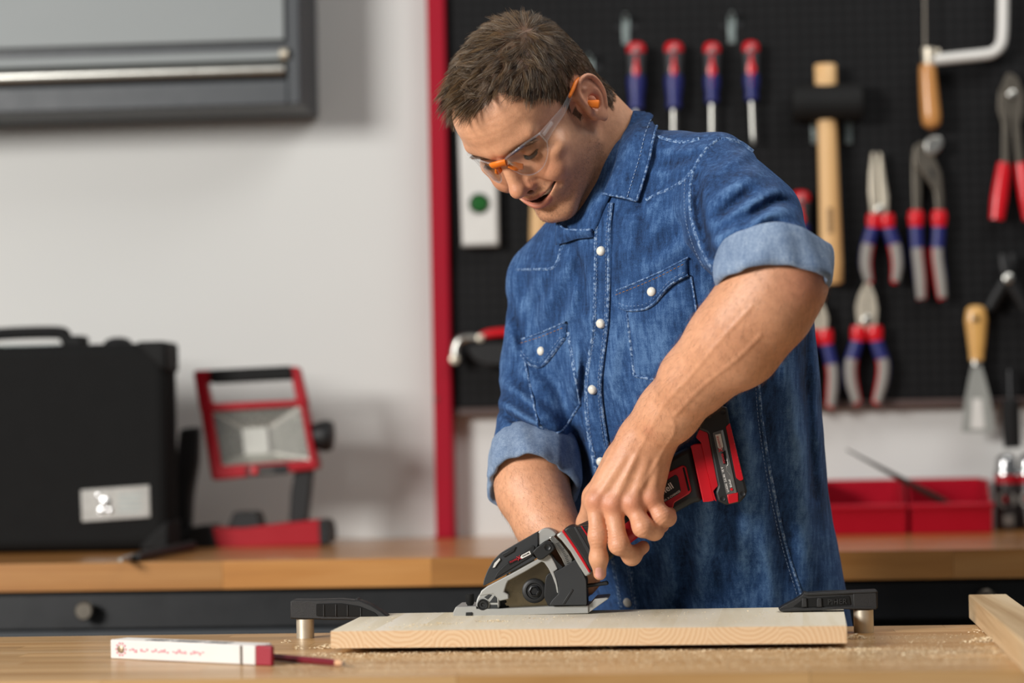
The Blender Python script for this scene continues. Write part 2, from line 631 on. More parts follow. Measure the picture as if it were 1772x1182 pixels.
screwdriver(1101, 74, 192, 'red, grey and blue screwdriver leftmost in the row, tip hidden by the collar')
screwdriver(1166, 73, 190, 'red, grey and blue screwdriver second in the row of four')
screwdriver(1232, 74, 180, 'red, grey and blue screwdriver third in the row of four', s=.9)
screwdriver(1299, 72, 176, 'red, grey and blue screwdriver rightmost in the row, whole shaft showing', dx=4, shaft=.075, s=.88)
screwdriver(1386, 331, 430, 'screwdriver hanging left of the mallet handle, only its red cap showing', s=.95)

# rubber mallet
t = empty('rubber_mallet', on(1432, 490, .03), 'black rubber mallet with a long pale wooden handle on the pegboard', 'mallet')
hl = [on(1428, 111, .034), on(1440, 492, .034)]
ax = np.array(hl[1] - hl[0]); L = np.linalg.norm(ax); ax /= L
V, Fc = tube_geo([np.array(hl[0]) + ax * L * k for k in (0, .004, .1, .25, .55, .9, .993, 1)], [.0165, .019, .019, .0165, .0175, .0195, .0185, .015], 16, .62)
mesh_obj('handle', V, Fc, M['handle_wood'], t, auto=60)
c = on(1431, 178, .034)
lathe('head', [(-.062, .029), (-.059, .033), (-.045, .0335), (-.03, .032), (.03, .032), (.045, .0335), (.059, .033), (.062, .029)], c, (1, 0, 0), M['black_soft'], t, 28)
pm_ = mat('pencil_mark_print', '#8a6a43', .6)
box('print_mark', (hl[1].x - .006, hl[1].y - .0132, at(1437, 385, Y=YP).z - .022), (hl[1].x + .003, hl[1].y - .0124, at(1437, 385, Y=YP).z + .022), pm_, t)

# coping saw
t = empty('coping_saw', on(1608, 222, .03), 'coping saw with a bent white-metal frame and a wooden handle', 'saw')
fr = [(1737, -150), (1737, -60), (1736, 0), (1735, 55), (1731, 78), (1718, 91), (1698, 95), (1660, 99), (1612, 104)]
vtube('frame', fr, .0098, M['white_paint'], t, .035, 14)
vtube('frame_top', [(1737, -150), (1700, -170), (1603, -172)], .0098, M['white_paint'], t, .035)
vtube('blade', [(1600, -172), (1601, 90)], .0022, M['steel_dark'], t, .035, 6)
vtube('ferrule', [(1608, 84), (1608, 100), (1607, 116)], [.013, .012, .010], M['steel_satin'], t, .035)
vtube('blade_pin', [(1596, 88), (1626, 90)], .006, M['steel_satin'], t, .035)
vtube('handle', [(1605, 112), (1605, 122), (1608, 165), (1611, 200), (1612, 216), (1612, 223)], [.0125, .0145, .0165, .0175, .015, .006], M['handle_beech'], t, .035)


def plier_handle(t, side, pts, wid, kind='tri', off=.026):
    """pts run from the collar down; three-coloured grip"""
    h = vtube('handle', pts, wid, M['blue_grip'] if kind == 'tri' else M['red_grip'], t, off, 14, .75)
    if kind == 'tri':
        n = len(pts)
        P = spline([np.array(p + (0,), float) for p in pts], 6)[:, :2]
        m0 = int(len(P) * .42)
        vtube('grip_inlay', [tuple(p) for p in P[m0::2]] + [tuple(P[-1])], [w for w in np.interp(np.linspace(.4, 1, len(P[m0::2]) + 1), np.linspace(0, 1, n), wid) * .84], M['grey_grip'], h, off + .0042, 12, .75)
        vtube('grip_edge', [(p[0] - side * 1.0, p[1]) for p in P[m0::2]] + [(P[-1][0] - side * 1.0, P[-1][1] + 1)], [w for w in np.interp(np.linspace(.4, 1, len(P[m0::2]) + 1), np.linspace(0, 1, n), wid) * .93], M['red_grip'], h, off + .0015, 12, .75)
    return h


# long-nose pliers
t = empty('long_nose_pliers', on(1525, 487, .02), 'long-nose pliers with slender bright jaws and blue and grey handles', 'pliers')
outline('jaw', [(1508, 263), (1514, 262), (1517, 300), (1521, 345), (1521, 375), (1507, 375), (1503, 330), (1504, 300)], YP - .032, .011, M['steel_satin'], t, .003)
outline('jaw', [(1520, 262), (1526, 264), (1532, 305), (1538, 340), (1537, 375), (1523, 375), (1523, 345), (1520, 300)], YP - .031, .011, M['steel_satin'], t, .003)
for s, pts in ((-1, [(1513, 384), (1507, 405), (1500, 432), (1498, 460), (1503, 486)]), (1, [(1535, 384), (1541, 405), (1550, 432), (1553, 460), (1550, 486)])):
    plier_handle(t, s, pts, [.0105, .0115, .0115, .0105, .007])
    vtube('collar', [(pts[0][0] + s * .5, 370), (pts[0][0] + s * .5, 381), (pts[0][0] + s * 1.5, 394)], [.0115, .0135, .0115], M['red_grip'], t, .027, 14, .75)
lathe('pivot', [(0, .007), (.003, .007), (.004, .005)], on(1522, 362, .033), (0, -1, 0), M['steel'], t, 14)

# water-pump pliers
t = empty('water_pump_pliers', on(1605, 515, .02), 'dark water-pump pliers with an angled jaw and blue and grey handles', 'pliers')
outline('jaw', bez_round([(1580, 252), (1596, 243), (1612, 258), (1630, 300), (1634, 345), (1632, 374), (1620, 374), (1616, 330), (1596, 300), (1582, 285)], 6), YP - .034, .012, M['steel_dark'], t, .003)
outline('jaw', bez_round([(1578, 258), (1590, 255), (1596, 300), (1594, 374), (1580, 374), (1578, 310)], 6), YP - .024, .012, M['steel_dark'], t, .003)
outline('jaw_face', bez_round([(1601, 240), (1617, 233), (1631, 237), (1634, 250), (1622, 266), (1607, 270), (1599, 258)], 7), YP - .036, .015, M['steel'], t, .003)
outline('slot', bez_round([(1607, 292), (1612, 290), (1618, 306), (1614, 310)], 3), YP - .0352, .002, M['black_steel'], t, .0003)
for s, pts in ((-1, [(1585, 384), (1586, 410), (1588, 440), (1592, 480), (1594, 516)]), (1, [(1625, 384), (1624, 410), (1622, 440), (1627, 480), (1631, 514)])):
    plier_handle(t, s, pts, [.0115, .0115, .011, .011, .008])
    vtube('collar', [(pts[0][0], 364), (pts[0][0], 376), (pts[0][0], 392)], [.0115, .0145, .012], M['red_grip'], t, .027, 14, .75)

# red-handled cutters at the frame's right edge
t = empty('cable_cutters', on(1750, 383, .02), 'long dark cutters with bright red dipped handles', 'cutters')
outline('jaw', bez_round([(1744, 124), (1751, 130), (1752, 170), (1747, 212), (1746, 292), (1734, 292), (1735, 215), (1727, 190), (1728, 160)], 5), YP - .034, .013, M['steel_dark'], t, .003)
outline('jaw', bez_round([(1747, 124), (1762, 135), (1772, 165), (1771, 195), (1765, 215), (1772, 292), (1760, 292), (1753, 215), (1750, 180)], 5), YP - .031, .013, M['steel_dark'], t, .003)
lathe('pivot', [(0, .007), (.004, .007), (.005, .005)], on(1751, 163, .034), (0, -1, 0), M['steel'], t, 14)
plier_handle(t, -1, [(1738, 282), (1734, 310), (1729, 345), (1725, 380)], [.0115, .0135, .0145, .0125], 'red')
plier_handle(t, 1, [(1768, 282), (1772, 310), (1778, 345), (1783, 380)], [.0115, .0135, .0145, .0125], 'red')

# combination pliers
t = empty('combination_pliers', on(1500, 696, .02), 'combination pliers with pale jaws hanging below the long-nose pliers', 'pliers')
outline('jaw', bez_round([(1497, 489), (1500, 488), (1500, 572), (1486, 572), (1482, 545), (1481, 530), (1487, 508)], 4), YP - .033, .013, M['steel_satin'], t, .003)
outline('jaw', bez_round([(1502, 488), (1506, 490), (1515, 512), (1519, 535), (1516, 572), (1502, 572)], 4), YP - .031, .013, M['steel_satin'], t, .003)
lathe('pivot', [(0, .008), (.003, .008), (.004, .006)], on(1500, 553, .033), (0, -1, 0), M['steel'], t, 16)
for s, pts in ((-1, [(1486, 582), (1479, 605), (1472, 630), (1473, 660), (1482, 695)]), (1, [(1514, 582), (1521, 605), (1529, 630), (1527, 660), (1518, 695)])):
    plier_handle(t, s, pts, [.0115, .0115, .0115, .011, .0075])
    vtube('collar', [(pts[0][0], 564), (pts[0][0], 575), (pts[0][0] + s * 1.5, 590)], [.0125, .0145, .012], M['red_grip'], t, .027, 14, .75)

# side cutters, half hidden by the man
t = empty('side_cutters', on(1418, 700, .02), 'side cutters with short jaws hanging beside the man\'s elbow', 'pliers')
outline('jaw', bez_round([(1414, 522), (1417, 524), (1417, 576), (1405, 576), (1401, 550), (1403, 533)], 4), YP - .033, .013, M['steel_satin'], t, .003)
outline('jaw', bez_round([(1419, 522), (1427, 530), (1433, 550), (1431, 576), (1419, 576)], 4), YP - .031, .013, M['steel_satin'], t, .003)
for s, pts in ((-1, [(1406, 588), (1400, 612), (1394, 640), (1394, 670), (1399, 702)]), (1, [(1429, 588), (1435, 612), (1441, 640), (1441, 670), (1438, 702)])):
    plier_handle(t, s, pts, [.0105, .0105, .0105, .0105, .0075])
    vtube('collar', [(pts[0][0], 570), (pts[0][0], 581), (pts[0][0] + s * 1.5, 596)], [.0115, .0135, .011], M['red_grip'], t, .027, 14, .75)

# spring clamp with black arms
t = empty('spring_clamp', on(1746, 530, .02), 'black spring clamp with a bright pivot, above the putty knife', 'clamp')
vtube('arm', [(1736, 440), (1740, 460), (1748, 485), (1762, 510), (1776, 535)], [.009, .013, .014, .012, .010], M['black'], t, .03, 12, .7)
vtube('arm', [(1754, 440), (1750, 460), (1742, 485), (1726, 510), (1712, 535)], [.009, .013, .014, .012, .010], M['black'], t, .026, 12, .7)
lathe('pivot', [(0, .0085), (.004, .0085), (.006, .005)], on(1745, 482, .041), (0, -1, 0), M['steel'], t, 18)

# putty knife
t = empty('putty_knife', on(1694, 750, .02), 'putty knife with a pale wooden handle and a wide flared blade', 'putty knife')
vtube('handle', [(1689, 529), (1689, 535), (1689, 555), (1690, 590), (1690, 612), (1690, 624)], [.009, .0165, .0195, .0155, .0125, .012], M['handle_pale'], t, .028, 16, .6)
lathe('hanging_hole', [(0, .005), (.002, .005)], on(1689, 552, .0405), (0, -1, 0), M['black_steel'], t, 14)
vtube('ferrule', [(1690, 620), (1690, 632)], .010, M['steel'], t, .028, 14, .7)
outline('blade', [(1683, 628), (1697, 628), (1705, 655), (1714, 690), (1723, 748), (1664, 748), (1670, 690), (1677, 655)], YP - .030, .0016, M['blade'], t, .0004)
outline('label', [(1683, 690), (1699, 690), (1704, 742), (1680, 742)], YP - .0305, .0006, M['white_paint'], t, .0001)

# spirit level
t = empty('spirit_level', on(829, 424, .02), 'white spirit level with a round dark green vial', 'spirit level')
lp = [on(790, 120, .03), on(856, 118, .03), on(862, 422, .03), on(799, 425, .03)]
extrude('body', lp, (0, .024, 0), M['white_paint'], t, .004)
vc = on(829, 352, .032)
lathe('vial_ring', [(0, .018), (.002, .018), (.0022, .0155)], vc, (0, -1, 0), M['black_soft'], t, 28)
lathe('vial', [(0, .0145), (.0028, .0145), (.0032, .012)], vc, (0, -1, 0), mat('vial_green', '#1d5a24', .15, var=.3, scale=60, coat=1), t, 28)
box('end_cap', (lp[3].x, lp[3].y - .001, lp[3].z - .002), (lp[2].x, lp[3].y + .025, lp[3].z + .003), M['grey_grip'], t, .001)

# hammer behind the man's chin
t = empty('hammer', on(940, 480, .02), 'hammer with a pale wooden handle showing below the man\'s chin', 'hammer')
V, Fc = tube_geo([np.array(on(937, y, .03)) for y in (190, 240, 320, 400, 460, 482)], [.014, .014, .018, .0205, .02, .013], 14, .6)
mesh_obj('handle', V, Fc, M['handle_wood'], t, auto=60)
lathe('head', [(-.05, .012), (-.045, .014), (-.02, .010), (.02, .010), (.05, .005)], on(937, 205, .03), (1, 0, 0), M['steel_dark'], t, 18)

# stapler
t = empty('hand_stapler', on(850, 636, .02), 'black hand stapler with a red lever and chrome nose beside the man', 'stapler')
outline('body', bez_round([(806, 597), (840, 592), (965, 590), (965, 622), (900, 634), (838, 632), (815, 620)], 8), YP - .045, .03, M['black'], t, .005)
vtube('lever', [(832, 582), (850, 577), (890, 575), (960, 582)], [.006, .0075, .0075, .007], M['red_grip'], t, .03, 12)
vtube('nose_loop', [(788, 622), (789, 604), (796, 589), (812, 584), (832, 586)], [.009, .0085, .0085, .0075, .008], M['steel'], t, .03, 12)
lathe('rivet', [(0, .008), (.004, .008), (.005, .006)], on(787, 622, .038), (0, -1, 0), M['steel_satin'], t, 16)
lathe('rivet', [(0, .0065), (.004, .0065), (.005, .005)], on(831, 585, .038), (0, -1, 0), M['steel_satin'], t, 16)

# black grip below the board at the right
t = empty('hanging_tool', on(1751, 770, .02), 'black tool grip hanging below the board above the spray cans', 'tool')
vtube('grip', [(1749, 690), (1749, 700), (1750, 740), (1752, 775)], [.011, .0155, .0155, .0145], M['black_soft'], t, .03, 14, .8)
vtube('tang', [(1748, 640), (1749, 692)], .006, M['black_steel'], t, .03, 10)

# ------------------------------------------------------------------ wall cabinet
YC = 4.095
cab = empty('wall_cabinet', (-1.2, YC + .08, at(530, 184, Y=YC).z), 'dark grey wall cabinet with a flap door and a metal handle bar', 'cabinet')
xr, zb = at(521, 180, Y=YC).x, at(300, 187, Y=YC).z
xd, zd = at(496, 100, Y=YC).x, at(300, 143, Y=YC).z
box('body', (-1.9, YC + .02, zb), (xr, YW - .001, 2.3), M['cab_frame'], cab, .002)
box('stile', (xd, YC, zb), (xr, YC + .022, 2.3), M['cab_frame'], cab, .003)
box('bottom_rail', (-1.9, YC, zb), (xd + .0005, YC + .022, zd), M['cab_frame'], cab, .003)
door = box('door', (-1.9, YC + .004, at(300, 74, Y=YC).z), (xd - .004, YC + .02, 2.3), M['cab_door'], cab, .002)
z1, z2 = at(300, 92, Y=YC).z, at(300, 108, Y=YC).z
z3, z4 = at(300, 112, Y=YC).z, at(300, 138, Y=YC).z
box('grip_ledge', (-1.9, YC + .004, z2), (xd - .004, YC + .02, z1), M['cab_door'], door, .003)
zc = (z3 + z4) / 2
tube('handle_bar', [(-1.9, YC + .004, zc), (xd - .003, YC + .004, zc)], (z3 - z4) / 2, M['steel'], door, 20)
tube('bar_end', [(xd - .010, YC - .004, (z1 + z2) / 2), (xd + .003, YC - .004, (z1 + z2) / 2)], .010, M['steel_satin'], door, 14)

# ------------------------------------------------------------------ black tool case
Yk = at(150, 957, Z=ZB).y
kx1, kx0 = at(288, 760, Y=Yk).x, at(288, 760, Y=Yk).x - .46
kz1 = at(200, 594, Y=Yk).z
case = empty('tool_case', ((kx0 + kx1) / 2, Yk + .07, ZB), 'large black tool case with a silver plate standing on the bench', 'case')
box('lid', (kx0, Yk, ZB + .004), (kx1, Yk + .040, kz1), M['case'], case, .018, 4)
box('body', (kx0, Yk + .042, ZB), (kx1, Yk + .095, kz1), M['case'], case, .018, 4)
box('seam', (kx0 + .006, Yk + .036, ZB + .010), (kx1 - .006, Yk + .046, kz1 - .004), M['black_soft'], case, .002)
for sx, xx in ((1, kx1), (-1, kx0)):
    for zz, s in ((kz1, -1), (ZB + .002, 1)):
        extrude('corner', [(xx + sx * .002, Yk - .002, zz + (.002 if s < 0 else 0)), (xx + sx * .002, Yk - .002, zz + s * .05), (xx - sx * .012, Yk - .002, zz + s * .042), (xx - sx * .03, Yk - .002, zz + s * .026), (xx - sx * .045, Yk - .002, zz + s * .01), (xx - sx * .05, Yk - .002, zz + (.002 if s < 0 else 0))], (0, .099, 0), M['black_soft'], case, .012, 3)
hx0, hx1 = at(8, 580, Y=Yk).x, at(95, 580, Y=Yk).x
hz = at(60, 572, Y=Yk).z
S = [(hx0 - .05, kz1 - .004), (hx0 - .045, hz - .012), (hx0 - .03, hz - .003), (hx1 - .01, hz - .002), (hx1 + .005, hz - .012), (hx1 + .012, kz1 - .004)]
tube('handle', spline([(x, Yk + .05, z) for x, z in S], 6), .0105, M['black_soft'], case, 12)
for xx in (hx1 + .022, hx0 - .06):
    box('handle_mount', (xx - .014, Yk + .035, kz1 - .006), (xx + .014, Yk + .085, kz1 + .016), M['black_soft'], case, .004)
box('shelf_strip', (hx0 - .03, Yk + .03, kz1 - .002), (hx1, Yk + .05, kz1 + .002), M['zinc'], case, .001)
lx = at(190, 590, Y=Yk).x
lathe('latch', [(-.024, .006), (-.02, .012), (-.008, .016), (.008, .016), (.02, .012), (.024, .006)], (lx, Yk + .055, kz1 - .004), (1, 0, 0), M['black'], case, 20)
pl = [at(140, 848, Y=Yk), at(259, 839, Y=Yk), at(261, 895, Y=Yk), at(142, 903, Y=Yk)]
plate = extrude('plate', [p + Vector((0, -.003, 0)) for p in pl], (0, .003, 0), mat('silver_plate', '#a3a19c', .35, .5, var=.15, scale=90), case, .001)
for (qx, qy, r) in ((171, 858, .0045), (183, 870, .009), (176, 884, .006), (190, 884, .005)):
    lathe('emblem', [(0, r), (.0008, r), (.0014, r * .7)], at(qx, qy, Y=Yk - .003), (0, -1, 0), M['chrome'], plate, 16)
for k in range(4):
    box('print_line', (at(205, 866, Y=Yk).x, Yk - .0034, at(205, 858 + k * 9, Y=Yk).z - .0012), (at(248 - 6 * (k % 2), 866, Y=Yk).x, Yk - .0029, at(205, 858 + k * 9, Y=Yk).z + .0012), M['zinc'], plate)

# thin black tool with a silver tip lying in front of the case
yt_ = at(270, 962, Z=ZB + .006).y
t = empty('centre_punch', at(270, 965, Z=ZB), 'thin black rod tool with a silver tip lying in front of the case', 'tool')
P = [np.array(at(x, y, Z=ZB + .007)) for x, y in ((332, 945), (300, 951), (255, 960), (236, 964))]
tube('grip', P, [.0085, .0085, .0075, .006], M['black'], t, 14)
P = [np.array(at(x, y, Z=ZB + .006)) for x, y in ((238, 963.5), (222, 966), (208, 969))]
tube('tip', P, [.006, .0055, .003], M['steel'], t, 14)

# ------------------------------------------------------------------ red work light
Yl = at(460, 946, Z=ZB).y
lamp = empty('work_light', at(465, 945, Z=ZB), 'red portable work light with a carry handle, standing on the bench', 'work light')
base = outline('base', bez_round([(362, 913), (420, 914), (470, 908), (556, 899), (560, 944), (380, 949), (366, 940)], 5), Yl, .07, M['red'], lamp, .006, 3)
outline('base_end', bez_round([(551, 898), (566, 902), (571, 920), (570, 940), (553, 945)], 6), Yl - .003, .076, M['black'], base, .004)
outline('base_end', bez_round([(290, 938), (330, 912), (366, 908), (376, 950), (340, 953), (296, 952)], 6), Yl - .003, .076, M['black'], base, .004)
outline('battery_socket', bez_round([(404, 886), (443, 886), (454, 919), (390, 921)], 4), Yl + .004, .055, M['black'], base, .003)
outline('bracket_arm', bez_round([(310, 742), (342, 738), (340, 800), (330, 860), (326, 935), (298, 938), (302, 860), (304, 790)], 8), Yl + .012, .035, M['black'], lamp, .005)
outline('bracket_arm', bez_round([(510, 812), (540, 806), (536, 850), (530, 902), (500, 906), (503, 850)], 6), Yl + .018, .03, M['black'], lamp, .005)
kc = at(553, 754, Y=Yl + .03)
lathe('knob', [(-.012, .02), (.004, .026), (.012, .027), (.022, .024), (.024, .016)], kc, (1, 0, -.05), M['black'], lamp, 24)
O1 = bez_round([(333, 648), (352, 638), (512, 634), (524, 645), (553, 812), (540, 822), (377, 832), (362, 824)], 9)
Yh = Yl + .004
head = empty('lamp_head', at(440, 735, Y=Yh))
setparent(head, lamp)


def quadring(name, o, i, m, Y, th, ro=8, ri=5, bev=.004):
    return MB().ring([at(x, y, Y=Y) for x, y in bez_round(o, ro)], [at(x, y, Y=Y) for x, y in bez_round(i, ri)], (0, th, 0)).build(name, m, head, bev, 3)


quadring('carry_frame', [(333, 641), (517, 634), (534, 706), (345, 714)], [(358, 662), (504, 655), (512, 692), (366, 698)], M['red'], Yh + .008, .026)
quadring('housing', [(344, 699), (527, 692), (551, 812), (366, 832)], [(366, 712), (519, 703), (536, 796), (383, 807)], M['red'], Yh, .045)
outline('grip_sleeve', bez_round([(362, 640), (502, 633), (506, 657), (365, 664)], 5), Yh + .002, .036, M['black_soft'], head, .004)
mir = mat('reflector', '#b9b8b0', .28, .55, var=.05)
Q = [(368, 713), (518, 704), (535, 795), (384, 806)]
q = [(416, 742), (462, 739), (467, 785), (421, 788)]
dq = .022
V = [at(x, y, Y=Yh + .006) for x, y in Q] + [at(x, y, Y=Yh + .006) + Vector((0, dq, 0)) for x, y in q]
mesh_obj('reflector', V, [(0, 1, 5, 4), (1, 2, 6, 5), (2, 3, 7, 6), (3, 0, 4, 7)], mir, head, recalc=False)
rib = mat('reflector_glint', '#d2cfc6', .35, .3)  # pale strips on facet seams; the wide one stands for a reflected highlight
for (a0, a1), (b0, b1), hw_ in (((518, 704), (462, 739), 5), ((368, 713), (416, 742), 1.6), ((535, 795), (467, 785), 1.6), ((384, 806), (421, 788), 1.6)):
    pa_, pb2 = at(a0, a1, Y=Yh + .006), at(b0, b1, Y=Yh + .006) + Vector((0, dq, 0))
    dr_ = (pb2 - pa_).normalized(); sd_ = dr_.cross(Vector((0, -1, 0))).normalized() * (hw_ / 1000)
    extrude('reflector_glint', [pa_ - sd_, pa_ + sd_, pb2 + sd_, pb2 - sd_], (0, -.0012, 0), rib, head)
outline('led_panel', q, Yh + .027, .002, mat('led_pale', '#d8d8d0', .5), head, .0005)
gl, nt, bs = new_mat('lamp_glass')
tr = nt.nodes.new('ShaderNodeBsdfTransparent'); gls = node(nt, 'ShaderNodeBsdfGlossy', inp={'Roughness': .08})
mx = nt.nodes.new('ShaderNodeMixShader')
frn = node(nt, 'ShaderNodeFresnel', inp={0: 1.5})
nt.links.new(math_node(nt, 'ADD', frn.outputs[0], math_node(nt, 'MULTIPLY', noise(nt, coords(nt), 40), .04)), mx.inputs[0])
nt.links.new(tr.outputs[0], mx.inputs[1]); nt.links.new(gls.outputs[0], mx.inputs[2])
nt.links.new(mx.outputs[0], nt.nodes['Material Output'].inputs[0])
outline('lens', Q, Yh + .004, .0015, gl, head, 0)
outline('name_plate', bez_round([(424, 808), (498, 803), (500, 820), (428, 825)], 4), Yh - .0015, .004, M['black'], head, .001)
lathe('badge', [(0, .006), (.001, .006), (.0015, .004)], at(440, 815, Y=Yh - .0015), (0, -1, 0), M['red_grip'], head, 16)
text('maker_text', 'Einhell', at(450, 818, Y=Yh - .0018), (1, 0, .04), (0, 0, 1), .006, M['grey_grip'], head)


# ------------------------------------------------------------------ red bins
def bin_(x0, x1, yf, label, zt=.088, zf=.047):
    yb = yf + .16
    b = empty('storage_bin', ((x0 + x1) / 2, (yf + yb) / 2, ZB), label, 'bin', 'red open-front bins on the bench')
    prof = [(yf + .012, ZB), (yb, ZB), (yb, ZB + zt), (yf + .07, ZB + zt), (yf + .028, ZB + zf + .004), (yf, ZB + zf)]
    mb = MB()
    for xa, xb in ((x0, x0 + .003), (x1 - .003, x1)):
        mb.prism([(xa, y, z) for y, z in prof], (xb - xa, 0, 0))
    mb.box((x0 + .002, yf + .012, ZB + .0005), (x1 - .002, yb - .001, ZB + .004))
    mb.box((x0 + .002, yb - .004, ZB + .002), (x1 - .002, yb - .0005, ZB + zt - .001))
    mb.prism([(x0 + .002, yf + .0115, ZB + .001), (x0 + .002, yf + .015, ZB + .001), (x0 + .002, yf + .004, ZB + zf), (x0 + .002, yf + .0005, ZB + zf)], (x1 - x0 - .004, 0, 0))
    mb.build('tray', M['red_bin'], b, .0008)
    box('front_lip', (x0 - .003, yf - .005, ZB + zf - .004), (x1 + .003, yf + .004, ZB + zf + .005), M['red_bin'], b, .003)
    box('side_lip', (x0 - .003, yf + .065, ZB + zt - .004), (x0 + .003, yb, ZB + zt + .001), M['red_bin'], b, .0015)
    box('side_lip', (x1 - .003, yf + .065, ZB + zt - .004), (x1 + .003, yb, ZB + zt + .001), M['red_bin'], b, .0015)
    box('back_lip', (x0, yb - .004, ZB + zt - .003), (x1, yb + .002, ZB + zt + .002), M['red_bin'], b, .0015)
    return b


YN = YW - .185
bw = at(1718, 900, Y=YN).x - at(1577, 900, Y=YN).x
xb2 = at(1718, 900, Y=YN).x
xb1 = at(1570, 900, Y=YN).x
bin_(xb2 - bw, xb2, YN, 'red open bin holding the dark rasp, beside the spray cans')
bin_(xb1 - bw, xb1, YN, 'red open bin next to the man\'s hip')
xb0 = at(985, 900, Y=YN).x
bin_(xb0, xb0 + bw, YN, 'red open bin mostly hidden behind the man')

# rasp leaning in the bin
t = empty('rasp', at(1600, 870, Y=YN + .05), 'dark steel rasp leaning out of the red bin', 'rasp')
yr = YN + .012
A, B = np.array(at(1640, 872, Y=yr)), np.array(at(1465, 778, Y=yr - .03))
V, Fc = tube_geo([A + (B - A) * k for k in (0, .03, .3, .6, .85, 1)], [.007, .0105, .0095, .007, .004, .0025], 10, .5, (0, -.3, 1))
mesh_obj('blade', V, Fc, mat('rasp_steel', '#2c2823', .5, .7, var=.25, scale=200, bmp=.6, bscale=900), t, auto=50)
V, Fc = tube_geo([A + (A - B) * k for k in (0, .04, .12, .16)], [.004, .0045, .0055, .003], 10)
mesh_obj('tang', V, Fc, M['steel_dark'], t, auto=50)


# ------------------------------------------------------------------ spray cans
def can(px, py, label):
    p = at(px, py, Y=YW - .06); p.z = ZB
    r = .0205
    c = empty('spray_can', p, label, 'spray can', 'small spray cans on the bench')
    b = lathe('body', [(0, r - .003), (.002, r), (.092, r), (.094, r - .001)], p, (0, 0, 1), mat('can_label', '#35302f', .35, .2, var=.6, scale=55), c, 28)
    lathe('band', [(.080, r + .0004), (.096, r + .0004)], p, (0, 0, 1), M['red'], b, 28)
    lathe('ring_print', [(0, .0155), (.0012, .0155)], p + Vector((-.003, -r + .0025, .052)), (0, -1, 0), M['grey_grip'], b, 24)
    lathe('ring_core', [(0, .010), (.0016, .010)], p + Vector((-.003, -r + .0025, .052)), (0, -1, 0), M['black'], b, 24)
    lathe('ring_dot', [(0, .0055), (.0022, .0055)], p + Vector((-.003, -r + .0025, .053)), (0, -1, 0), M['red_grip'], b, 20)
    box('print_panel', (p.x - .010, p.y - r - .0003, p.z + .008), (p.x + .008, p.y - r + .004, p.z + .026), M['grey_grip'], b, .001)
    lathe('shoulder', [(.094, r + .0008), (.098, r + .0008), (.104, r * .93), (.114, r * .85), (.122, r * .82), (.128, r * .6), (.130, r * .35)], p, (0, 0, 1), M['chrome'], c, 28)
    return c


can(1744, 916, 'small spray can with a chrome top, beside the red bin')
can(1783, 914, 'small spray can with a chrome top, cut by the frame\'s right edge')


# ------------------------------------------------------------------ front work table
YT0, YT1 = 2.438, 2.982
table = empty('work_table', (-.25, (YT0 + YT1) / 2, 0), 'wooden work table in the foreground strewn with sawdust', 'table')
staved_top(table, -1.25, .80, YT0, YT1, ZT, .042, .046, [[-1.0, -.62, at(790, 1176, Y=YT0).x, .10, .42]], M['table'], 11)
for xx in (-1.15, .70):
    for yy in (YT0 + .06, YT1 - .06):
        box('leg', (xx - .03, yy - .03, 0), (xx + .03, yy + .03, ZT - .042), M['black_steel'], table, .003)
    box('rail', (xx - .015, YT0 + .09, .2), (xx + .015, YT1 - .09, .25), M['black_steel'], table)

pine = wood('pine_board_face', '#f0e7d2', '#e2d5b8', '#f5eee0', 'Y', 140, .7, tint=.0, bmp=.25)


def endgrain(name):
    """sawn ends of glued strips: growth rings that differ from strip to strip"""
    m, nt, bs = new_mat(name)
    v = coords(nt, (1, 1, 1))
    sep = nt.nodes.new('ShaderNodeSeparateXYZ'); nt.links.new(v, sep.inputs[0])
    cell = math_node(nt, 'FLOOR', math_node(nt, 'MULTIPLY', sep.outputs[0], 13.0))
    wn = nt.nodes.new('ShaderNodeTexWhiteNoise'); wn.noise_dimensions = '1D'
    nt.links.new(cell, wn.inputs['W'])
    sx = nt.nodes.new('ShaderNodeSeparateXYZ'); nt.links.new(wn.outputs['Color'], sx.inputs[0])
    lx = math_node(nt, 'SUBTRACT', math_node(nt, 'FRACT', math_node(nt, 'MULTIPLY', sep.outputs[0], 13.0)), sx.outputs[0])
    lz = math_node(nt, 'ADD', math_node(nt, 'MULTIPLY', math_node(nt, 'SUBTRACT', sep.outputs[2], .925), 13.0), math_node(nt, 'SUBTRACT', math_node(nt, 'MULTIPLY', sx.outputs[1], 1.2), .6))
    rr = math_node(nt, 'SQRT', math_node(nt, 'ADD', math_node(nt, 'MULTIPLY', lx, lx), math_node(nt, 'MULTIPLY', lz, lz)))
    ring = math_node(nt, 'FRACT', math_node(nt, 'MULTIPLY', math_node(nt, 'ADD', rr, math_node(nt, 'MULTIPLY', noise(nt, v, 40), .10)), 15.0))
    col = ramp(nt, ring, [(0, lin('#ddb98f')), (.55, lin('#e5c7a1')), (.85, lin('#cfa376')), (1, lin('#ddb98f'))])
    col = mixcol(nt, math_node(nt, 'MULTIPLY', noise(nt, v, 500), .3), col, lin('#e8d2b0'))
    nt.links.new(col, bs.inputs['Base Color'])
    bs.inputs['Roughness'].default_value = .75
    bump(nt, bs, noise(nt, v, 700), .2, .0006)
    return m


